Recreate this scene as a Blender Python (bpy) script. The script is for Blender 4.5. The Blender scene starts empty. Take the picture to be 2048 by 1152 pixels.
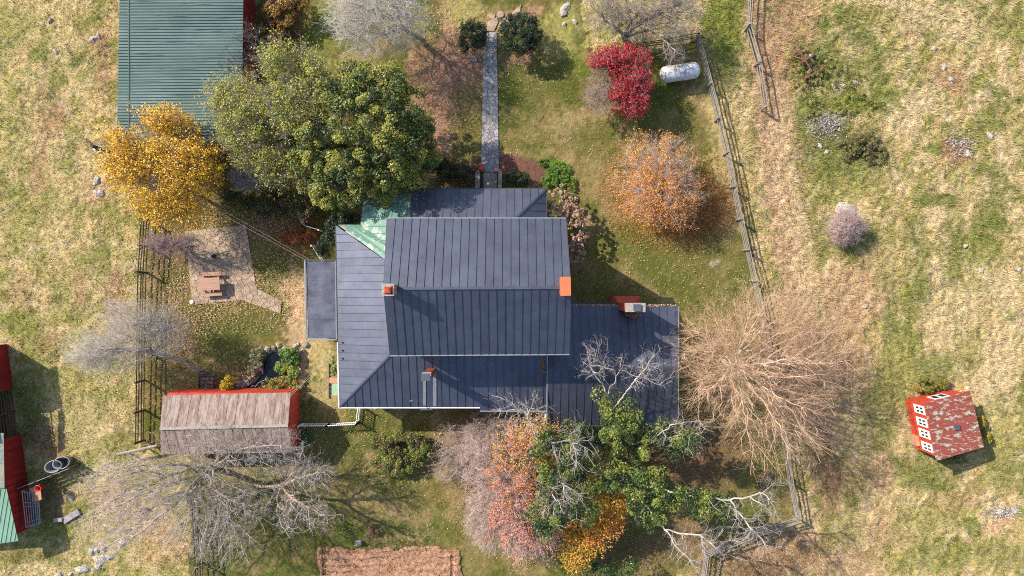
import bpy, math, random
import numpy as np
from mathutils import Vector
random.seed(7)
RG = np.random.default_rng(11)
sc = bpy.context.scene
COL = sc.collection
R = math.radians
# ------------------------------------------------------------------ camera, world, sun
CAMZ = 50.0
F = 2048 / 36 * 24.0
cam = bpy.data.cameras.new('camera'); cam.sensor_width = 36; cam.lens = 24; cam.clip_end = 1500
camo = bpy.data.objects.new('camera', cam); COL.objects.link(camo); camo.location = (0, 0, CAMZ)
sc.camera = camo
SUN_EL = R(38); SUN_AZ = Vector((-.857, .515))
sdir = Vector((SUN_AZ.x * math.cos(SUN_EL), SUN_AZ.y * math.cos(SUN_EL), math.sin(SUN_EL)))
w = bpy.data.worlds.new('World'); sc.world = w; w.use_nodes = True
nt = w.node_tree; bg = nt.nodes['Background']
sk = nt.nodes.new('ShaderNodeTexSky'); sk.sky_type = 'NISHITA'; sk.sun_disc = False
sk.sun_elevation = SUN_EL; sk.sun_rotation = math.atan2(SUN_AZ.x, SUN_AZ.y) % (2 * math.pi)
nt.links.new(sk.outputs[0], bg.inputs[0]); bg.inputs[1].default_value = 0.15
sl = bpy.data.lights.new('sun', 'SUN'); sl.energy = 4.6; sl.angle = R(0.6); sl.color = (1, .92, .8)
so = bpy.data.objects.new('sun', sl); COL.objects.link(so); so.rotation_euler = sdir.to_track_quat('Z', 'Y').to_euler()
so.location = (-30, 20, 40)
sc.view_settings.view_transform = 'Standard'; sc.view_settings.look = 'None'
sc.cycles.use_denoising = False; sc.cycles.filter_width = 1.0
sc.view_settings.exposure = 0.82; sc.view_settings.gamma = 1; sc.view_settings.use_curve_mapping = False

# ------------------------------------------------------------------ helpers
def P(px, py, z=0.0):
    k = (CAMZ - z) / F
    return Vector(((px - 1024) * k, (576 - py) * k, z))
KEXP = 1.45
def lin1(c): c = c / 255; return c / 12.92 if c <= .04045 else ((c + .055) / 1.055) ** 2.4
def A(r, g, b, k=KEXP): return np.array([lin1(r) / k, lin1(g) / k, lin1(b) / k])
def tag(o, label=None, cat=None, group=None, kind=None):
    if label: o['label'] = label
    if cat: o['category'] = cat
    if group: o['group'] = group
    if kind: o['kind'] = kind
    return o
def empty(name, loc, label=None, cat=None, group=None):
    o = bpy.data.objects.new(name, None); COL.objects.link(o); o.location = loc; o.empty_display_size = .3
    o['_o'] = 1; del o['_o']
    return tag(o, label, cat, group)
def link(o, parent=None):
    COL.objects.link(o)
    if parent is not None:
        o.parent = parent
        # geometry is given in world space: undo the chain of locations
        off = Vector((0, 0, 0)); q = parent
        while q is not None: off += q.location; q = q.parent
        o.location = -off
    return o
class MB:
    def __init__(s): s.v = []; s.f = []
    def add(s, vs, fs):
        n = len(s.v); s.v += [tuple(v) for v in vs]; s.f += [tuple(i + n for i in f) for f in fs]; return s
    def box(s, c, size, rz=0, tilt=None):
        hx, hy, hz = size[0] / 2, size[1] / 2, size[2] / 2
        ca, sa = math.cos(rz), math.sin(rz); vs = []
        for z in (-hz, hz):
            for x, y in ((-hx, -hy), (hx, -hy), (hx, hy), (-hx, hy)):
                vs.append((c[0] + x * ca - y * sa, c[1] + x * sa + y * ca, c[2] + z))
        return s.add(vs, [(3, 2, 1, 0), (4, 5, 6, 7), (0, 1, 5, 4), (1, 2, 6, 5), (2, 3, 7, 6), (3, 0, 4, 7)])
    def bar(s, a, b, wd, ht, up=(0, 0, 1)):
        a = Vector(a); b = Vector(b); d = (b - a).normalized(); u = Vector(up)
        if abs(d.dot(u)) > .98: u = Vector((0, 1, 0))
        x = d.cross(u).normalized() * wd / 2; y = x.cross(d).normalized() * ht / 2
        vs = [p + i * x + j * y for p in (a, b) for i, j in ((-1, -1), (1, -1), (1, 1), (-1, 1))]
        return s.add(vs, [(0, 1, 2, 3), (7, 6, 5, 4), (0, 4, 5, 1), (1, 5, 6, 2), (2, 6, 7, 3), (3, 7, 4, 0)])
    def tube(s, pts, r, n=8, cap=True):
        pts = [Vector(p) for p in pts]; rs = r if isinstance(r, (list, tuple)) else [r] * len(pts)
        vs = []
        for i, p in enumerate(pts):
            d = (pts[min(i + 1, len(pts) - 1)] - pts[max(i - 1, 0)]).normalized()
            u = Vector((0, 0, 1)) if abs(d.z) < .9 else Vector((1, 0, 0))
            x = d.cross(u).normalized(); y = d.cross(x)
            vs += [p + (x * math.cos(2 * math.pi * k / n) + y * math.sin(2 * math.pi * k / n)) * rs[i] for k in range(n)]
        fs = []
        for i in range(len(pts) - 1):
            for k in range(n):
                fs.append((i * n + k, i * n + (k + 1) % n, (i + 1) * n + (k + 1) % n, (i + 1) * n + k))
        if cap: fs += [tuple(range(n))[::-1], tuple((len(pts) - 1) * n + k for k in range(n))]
        return s.add(vs, fs)
    def lathe(s, c, prof, n=16, axis=None, sq=1):
        vs = []
        for r, z in prof:
            for k in range(n):
                a = 2 * math.pi * k / n; vs.append((c[0] + r * math.cos(a), c[1] + r * math.sin(a) * sq, c[2] + z))
        fs = []; m = len(prof)
        for i in range(m - 1):
            for k in range(n): fs.append((i * n + k, i * n + (k + 1) % n, (i + 1) * n + (k + 1) % n, (i + 1) * n + k))
        fs += [tuple(range(n))[::-1], tuple((m - 1) * n + k for k in range(n))]
        return s.add(vs, fs)
    def prism(s, poly, dz):
        """poly: list of 3D points (top), extruded by vector dz downwards"""
        n = len(poly); dz = Vector(dz); t = [Vector(p) for p in poly]; b = [p + dz for p in t]
        return s.add(t + b, [tuple(range(n)), tuple(range(2 * n - 1, n - 1, -1))] + [(i, n + i, n + (i + 1) % n, (i + 1) % n) for i in range(n)])
    def build(s, name, mat, parent=None, smooth=False, bevel=0):
        me = bpy.data.meshes.new(name); me.from_pydata(s.v, [], s.f); me.materials.append(mat)
        import bmesh as _b
        bm = _b.new(); bm.from_mesh(me); _b.ops.recalc_face_normals(bm, faces=bm.faces); bm.to_mesh(me); bm.free()
        if smooth: me.polygons.foreach_set('use_smooth', [True] * len(me.polygons))
        o = bpy.data.objects.new(name, me); link(o, parent)
        if bevel:
            m = o.modifiers.new('bevel', 'BEVEL'); m.width = bevel; m.segments = 2; m.limit_method = 'ANGLE'
        return o
def np_mesh(name, V, tris=None, quads=None, mat=None, parent=None, col=None, smooth=False):
    me = bpy.data.meshes.new(name); V = np.asarray(V, np.float32)
    nt_ = 0 if tris is None else len(tris); nq = 0 if quads is None else len(quads)
    idx = []; tot = []
    if nt_: idx.append(np.asarray(tris).ravel()); tot.append(np.full(nt_, 3))
    if nq: idx.append(np.asarray(quads).ravel()); tot.append(np.full(nq, 4))
    idx = np.concatenate(idx).astype(np.int32); tot = np.concatenate(tot).astype(np.int32)
    me.vertices.add(len(V)); me.vertices.foreach_set('co', V.ravel())
    me.loops.add(len(idx)); me.loops.foreach_set('vertex_index', idx)
    st = np.concatenate([[0], np.cumsum(tot)[:-1]]).astype(np.int32)
    me.polygons.add(len(tot)); me.polygons.foreach_set('loop_start', st); me.polygons.foreach_set('loop_total', tot)
    if smooth: me.polygons.foreach_set('use_smooth', np.ones(len(tot), bool))
    me.update(calc_edges=True)
    if col is not None:
        a = me.color_attributes.new('Col', 'FLOAT_COLOR', 'POINT')
        c4 = np.ones((len(V), 4), np.float32); c4[:, :3] = np.clip(col, 0, 1); a.data.foreach_set('color', c4.ravel())
    if mat: me.materials.append(mat)
    o = bpy.data.objects.new(name, me); link(o, parent); return o
# value noise
def vnoise(x, y, seed=0):
    xi = np.floor(x).astype(np.int64); yi = np.floor(y).astype(np.int64); fx = x - xi; fy = y - yi
    fx = fx * fx * (3 - 2 * fx); fy = fy * fy * (3 - 2 * fy)
    def h(a, b):
        n = (a * 374761393 + b * 668265263 + seed * 1442695041) & 0xffffffff
        n = ((n ^ (n >> 13)) * 1274126177) & 0xffffffff
        n = (n ^ (n >> 16)) & 0xffffffff
        return n / 4294967295.0
    return (h(xi, yi) * (1 - fx) + h(xi + 1, yi) * fx) * (1 - fy) + (h(xi, yi + 1) * (1 - fx) + h(xi + 1, yi + 1) * fx) * fy
def fbm(x, y, seed=0, oc=4, g=.5):
    s = 0; a = 1; t = 0
    for i in range(oc):
        s = s + a * vnoise(x * 2 ** i + 17 * i, y * 2 ** i - 9 * i, seed + i); t += a; a *= g
    return s / t
def unit(v): return v / np.maximum(np.linalg.norm(v, axis=-1, keepdims=True), 1e-9)
def rdir(n): return unit(RG.normal(size=(n, 3)))

# ------------------------------------------------------------------ materials
def newmat(name):
    m = bpy.data.materials.new(name); m.use_nodes = True; t = m.node_tree
    return m, t, t.nodes['Principled BSDF'], t.nodes.new
def mat(name, c, rough=.7, metal=0, var=.25, scale=3, stretch=(1, 1, 1), c2=None, bump=.0, spec=.4, fine=0, bscale=None, ov=0):
    """noise-varied surface; c, c2 linear albedo"""
    m, t, b, N = newmat(name); L = t.links.new
    tc = N('ShaderNodeTexCoord'); mp = N('ShaderNodeMapping'); mp.inputs['Scale'].default_value = stretch
    L(tc.outputs['Object'], mp.inputs[0])
    n1 = N('ShaderNodeTexNoise'); n1.inputs['Scale'].default_value = scale; n1.inputs['Detail'].default_value = 6; n1.inputs['Roughness'].default_value = .65
    L(mp.outputs[0], n1.inputs[0])
    cr = N('ShaderNodeValToRGB'); cr.color_ramp.elements[0].position = .32; cr.color_ramp.elements[1].position = .68
    c = np.array(c, float); ca = c * (1 - var); cb = np.array(c2, float) if c2 is not None else np.minimum(c * (1 + var), .9)
    cr.color_ramp.elements[0].color = (*ca, 1); cr.color_ramp.elements[1].color = (*cb, 1)
    L(n1.outputs[0], cr.inputs[0]); src = cr.outputs[0]
    if ov:
        oi = N('ShaderNodeObjectInfo'); mr = N('ShaderNodeMapRange'); mr.inputs[3].default_value = 1 - ov; mr.inputs[4].default_value = 1 + ov; L(oi.outputs['Random'], mr.inputs[0])
        n5 = N('ShaderNodeTexNoise'); n5.inputs['Scale'].default_value = 14; n5.inputs['Detail'].default_value = 6; L(tc.outputs['Object'], n5.inputs[0])
        mr2 = N('ShaderNodeMapRange'); mr2.inputs[1].default_value = .3; mr2.inputs[2].default_value = .7; mr2.inputs[3].default_value = 1 - ov * 1.3; mr2.inputs[4].default_value = 1 + ov * 1.3; L(n5.outputs[0], mr2.inputs[0])
        mm = N('ShaderNodeMath'); mm.operation = 'MULTIPLY'; L(mr.outputs[0], mm.inputs[0]); L(mr2.outputs[0], mm.inputs[1])
        vm = N('ShaderNodeVectorMath'); vm.operation = 'SCALE'; L(src, vm.inputs[0]); L(mm.outputs[0], vm.inputs[3]); src = vm.outputs[0]
    L(src, b.inputs['Base Color'])
    b.inputs['Roughness'].default_value = rough; b.inputs['Metallic'].default_value = metal
    b.inputs['Specular IOR Level'].default_value = spec
    if bump:
        n2 = N('ShaderNodeTexNoise'); n2.inputs['Scale'].default_value = bscale or scale * 6; n2.inputs['Detail'].default_value = 4
        L(mp.outputs[0], n2.inputs[0]); bp = N('ShaderNodeBump'); bp.inputs['Strength'].default_value = bump; bp.inputs['Distance'].default_value = .03
        L(n2.outputs[0], bp.inputs['Height']); L(bp.outputs[0], b.inputs['Normal'])
    return m
def peel(name, c1, c2, scale, thr=.5, soft=.03, rough=.7, stretch=(1, 1, 1), c3=None, metal=0):
    """two colours in ragged patches (worn paint, rust) with grain over both"""
    m, t, b, N = newmat(name); L = t.links.new
    tc = N('ShaderNodeTexCoord'); mp = N('ShaderNodeMapping'); mp.inputs['Scale'].default_value = stretch; L(tc.outputs['Object'], mp.inputs[0])
    n1 = N('ShaderNodeTexNoise'); n1.inputs['Scale'].default_value = scale; n1.inputs['Detail'].default_value = 9; n1.inputs['Roughness'].default_value = .7; n1.inputs['Distortion'].default_value = .3
    L(mp.outputs[0], n1.inputs[0])
    cr = N('ShaderNodeValToRGB'); e = cr.color_ramp.elements; e[0].position = thr - soft; e[1].position = thr + soft
    e[0].color = (*c1, 1); e[1].color = (*c2, 1)
    if c3 is not None: k = e.new(min(.98, thr + .13)); k.color = (*c3, 1)
    L(n1.outputs[0], cr.inputs[0])
    n2 = N('ShaderNodeTexNoise'); n2.inputs['Scale'].default_value = scale * 5; n2.inputs['Detail'].default_value = 5; L(mp.outputs[0], n2.inputs[0])
    mx = N('ShaderNodeMix'); mx.data_type = 'RGBA'; mx.blend_type = 'OVERLAY'; mx.inputs[0].default_value = .5
    L(cr.outputs[0], mx.inputs[6]); L(n2.outputs[0], mx.inputs[7]); L(mx.outputs[2], b.inputs['Base Color'])
    b.inputs['Roughness'].default_value = rough; b.inputs['Metallic'].default_value = metal
    bp = N('ShaderNodeBump'); bp.inputs['Strength'].default_value = .2; bp.inputs['Distance'].default_value = .02
    L(n2.outputs[0], bp.inputs['Height']); L(bp.outputs[0], b.inputs['Normal'])
    return m
def colmat(name, rough=.7, trans=0, spec=.3, bump=0, bs=20):
    m, t, b, N = newmat(name); L = t.links.new
    at = N('ShaderNodeAttribute'); at.attribute_name = 'Col'; src = at.outputs['Color']
    L(src, b.inputs['Base Color']); b.inputs['Roughness'].default_value = rough; b.inputs['Specular IOR Level'].default_value = spec
    if bump:
        n = N('ShaderNodeTexNoise'); n.inputs['Scale'].default_value = bs; n.inputs['Detail'].default_value = 4
        tc = N('ShaderNodeTexCoord'); L(tc.outputs['Object'], n.inputs[0])
        bp = N('ShaderNodeBump'); bp.inputs['Strength'].default_value = bump; bp.inputs['Distance'].default_value = .04; L(n.outputs[0], bp.inputs['Height']); L(bp.outputs[0], b.inputs['Normal'])
    if trans:
        tr = N('ShaderNodeBsdfTranslucent'); L(src, tr.inputs[0]); mx = N('ShaderNodeMixShader'); mx.inputs[0].default_value = trans
        L(b.outputs[0], mx.inputs[1]); L(tr.outputs[0], mx.inputs[2]); L(mx.outputs[0], t.nodes['Material Output'].inputs[0])
    return m
M = {}
M['leaf'] = colmat('leaf', .45, .3, .45); M['bark'] = colmat('bark', .85); M['blade'] = colmat('grass_blade', .75, .2, .2)
M['litter'] = colmat('leaf_litter', .7, .1)
M['roof'] = mat('standing_seam_metal', (.092, .101, .132), .6, .88, .16, .9, spec=.5, bump=.06, bscale=9, ov=.07)
M['flat'] = mat('membrane_roof', A(84, 88, 106), .75, 0, .35, 1.1, bump=.1, c2=A(112, 116, 132))
M['green_roof'] = peel('worn_green_roof', A(96, 140, 122), A(225, 222, 196), 1.6, .6, .07, .55, (1, 1, 1))
M['barn_green'] = mat('green_barn_metal', A(96, 124, 116), .42, .1, .16, .7, (.4, 1, 1), c2=A(126, 152, 142), bump=.04, ov=.06)
M['rib_green'] = mat('green_rib_metal', A(70, 98, 94), .5, .1, .1, 1)
M['mint'] = mat('mint_metal', A(150, 190, 160), .5, 0, .1, 1)
M['red_wall'] = mat('red_barn_paint', A(150, 30, 22), .8, 0, .3, 2.2, (1, 1, .3), bump=.2, ov=.12)
M['red_bright'] = mat('red_orange_paint', A(205, 72, 48), .75, 0, .2, 3, bump=.15, ov=.12)
M['rust_roof'] = peel('rusty_tin_roof', A(172, 156, 146), A(122, 88, 76), 1.6, .52, .12, .85, (3.0, .5, 1), c3=A(166, 142, 130))
M['peel_roof'] = peel('peeling_red_roof', A(158, 76, 60), A(184, 188, 164), 2.6, .56, .02, .8, (.75, 1.6, 1))
M['white'] = mat('white_paint', (.72, .72, .7), .6, 0, .08, 2)
M['trim'] = mat('pale_metal_trim', (.2, .21, .23), .5, .1, .1, 2)
M['gutter'] = mat('dark_gutter', (.05, .04, .04), .6, .1, .3, 4)
M['brick'] = None
M['orange_cap'] = mat('orange_metal_cap', A(240, 122, 78), .5, 0, .06, 2)
M['cement'] = mat('weathered_cement', A(170, 163, 152), .85, 0, .35, 8, bump=.3)
M['wood_grey'] = mat('weathered_fence_wood', A(158, 148, 138), .85, 0, .3, 4, (1, 1, 1), bump=.2, ov=.12)
M['wood_dark'] = mat('dark_fence_wood', A(86, 72, 60), .85, 0, .35, 4, bump=.2, ov=.12)
M['wood_table'] = mat('picnic_wood', A(184, 142, 118), .7, 0, .2, 5, (1, 8, 1), bump=.1, ov=.12)
M['wood_old'] = mat('old_dark_wood', A(88, 72, 66), .9, 0, .4, 4, bump=.3)
M['plywood'] = mat('plywood_board', A(205, 150, 118), .8, 0, .15, 3)
M['rusty'] = mat('rusty_iron', A(140, 92, 76), .85, .1, .4, 8, bump=.3)
M['galv'] = mat('galvanised_metal', A(150, 152, 154), .5, .1, .25, 5)
M['tank'] = peel('rusty_white_tank', A(214, 214, 216), A(168, 112, 72), 2.4, .585, .05, .5)
M['bucket'] = mat('red_plastic', A(225, 62, 32), .4, 0, .08, 4)
M['black'] = mat('black_plastic', (.012, .012, .016), .35, 0, .2, 4)
M['glass'] = mat('window_glass', (.02, .025, .03), .08, 0, .1, 1)
M['bluegrey'] = mat('bluegrey_metal', A(92, 98, 112), .5, .2, .2, 4)
M['mortar'] = mat('dirt_mortar', A(118, 108, 100), .95, 0, .35, 6, bump=.3)
M['stone_grey'] = mat('grey_flagstone', A(158, 154, 158), .85, 0, .4, 3, c2=A(190, 186, 184), bump=.4, ov=.12)
M['stone_tan'] = mat('tan_flagstone', A(172, 146, 122), .85, 0, .35, 2.2, c2=A(206, 180, 152), bump=.4, ov=.12)
M['stone_dark'] = mat('mossy_stone', A(142, 132, 124), .9, 0, .4, 4, c2=A(176, 168, 158), bump=.4)
M['limestone'] = mat('limestone_rock', A(150, 142, 130), .9, 0, .35, 9, c2=A(236, 226, 208), bump=.8)
M['soil'] = mat('tilled_soil', A(166, 120, 92), .95, 0, .35, 5, c2=A(206, 160, 126), bump=.6, bscale=14)
M['wire'] = mat('cable', A(200, 190, 184), .6)
M['skin_orange'] = mat('pumpkin_orange', A(232, 96, 36), .4, 0, .1, 8); M['skin_red'] = mat('pumpkin_red', A(228, 66, 36), .4, 0, .1, 8)
M['skin_pale'] = mat('pumpkin_pale', A(226, 168, 140), .5, 0, .1, 8); M['skin_yellow'] = mat('gourd_yellow', A(205, 178, 84), .5, 0, .1, 8)
M['stem'] = mat('pumpkin_stem', A(120, 110, 60), .8)
M['siding'] = mat('white_clapboard', (.62, .61, .58), .7, 0, .08, 2)
M['door'] = mat('painted_door', (.05, .09, .07), .5)
def brickmat(name, c1, c2, mort, sc_=6):
    m, t, b, N = newmat(name); L = t.links.new
    tc = N('ShaderNodeTexCoord'); sx = N('ShaderNodeSeparateXYZ'); L(tc.outputs['Object'], sx.inputs[0])
    ad = N('ShaderNodeMath'); L(sx.outputs[0], ad.inputs[0]); L(sx.outputs[1], ad.inputs[1])
    cb = N('ShaderNodeCombineXYZ'); L(ad.outputs[0], cb.inputs[0]); L(sx.outputs[2], cb.inputs[1])
    br = N('ShaderNodeTexBrick'); L(cb.outputs[0], br.inputs[0]); br.inputs['Scale'].default_value = sc_
    br.inputs['Color1'].default_value = (*c1, 1); br.inputs['Color2'].default_value = (*c2, 1); br.inputs['Mortar'].default_value = (*mort, 1)
    br.inputs['Mortar Size'].default_value = .025; br.inputs['Brick Width'].default_value = 1.3; br.inputs['Row Height'].default_value = .45
    L(br.outputs[0], b.inputs['Base Color']); b.inputs['Roughness'].default_value = .85
    bp = N('ShaderNodeBump'); bp.inputs['Strength'].default_value = .5; bp.inputs['Distance'].default_value = .01; bp.invert = True; L(br.outputs[1], bp.inputs['Height']); L(bp.outputs[0], b.inputs['Normal'])
    return m
M['brick'] = brickmat('red_brick', A(196, 78, 48), A(172, 60, 40), A(160, 105, 85))
M['brick_old'] = brickmat('worn_brick', A(176, 84, 66), A(190, 140, 122), A(190, 176, 160))

# ------------------------------------------------------------------ ground
def pip(x, y, poly):
    inside = np.zeros(x.shape, bool); n = len(poly); j = n - 1
    for i in range(n):
        xi, yi = poly[i]; xj, yj = poly[j]
        c = ((yi > y) != (yj > y)) & (x < (xj - xi) * (y - yi) / (yj - yi + 1e-9) + xi)
        inside ^= c; j = i
    return inside
C = {k: A(*v) for k, v in dict(straw=(222, 198, 152), tan=(206, 182, 126), olive=(168, 160, 92), green=(126, 132, 64), lush=(134, 140, 62),
     lawn=(124, 114, 64), lawn_g=(98, 104, 46), lawn_t=(168, 144, 100), dirt=(186, 142, 112), pink=(182, 138, 112), brown=(120, 92, 68),
     mulch=(128, 88, 78), beige=(204, 168, 132), rock=(196, 184, 172), rust=(156, 98, 54), soilpale=(212, 176, 138), dark=(84, 76, 48), limeg=(98, 150, 36)).items()}
LAWN = [(285, 455), (300, 300), (500, 120), (520, -60), (860, -60), (1165, -20), (1180, 130), (1270, 105), (1398, 70), (1450, 260), (1510, 540), (1545, 700), (1575, 900), (1600, 1045),
        (1400, 1115), (1300, 1210), (380, 1210), (375, 900), (275, 900)]
FIELD = [(1398, -60), (2150, -60), (2150, 1250), (1380, 1250), (1400, 1115), (1600, 1045), (1575, 900), (1545, 700), (1510, 540), (1450, 260), (1398, 70)]
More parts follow.
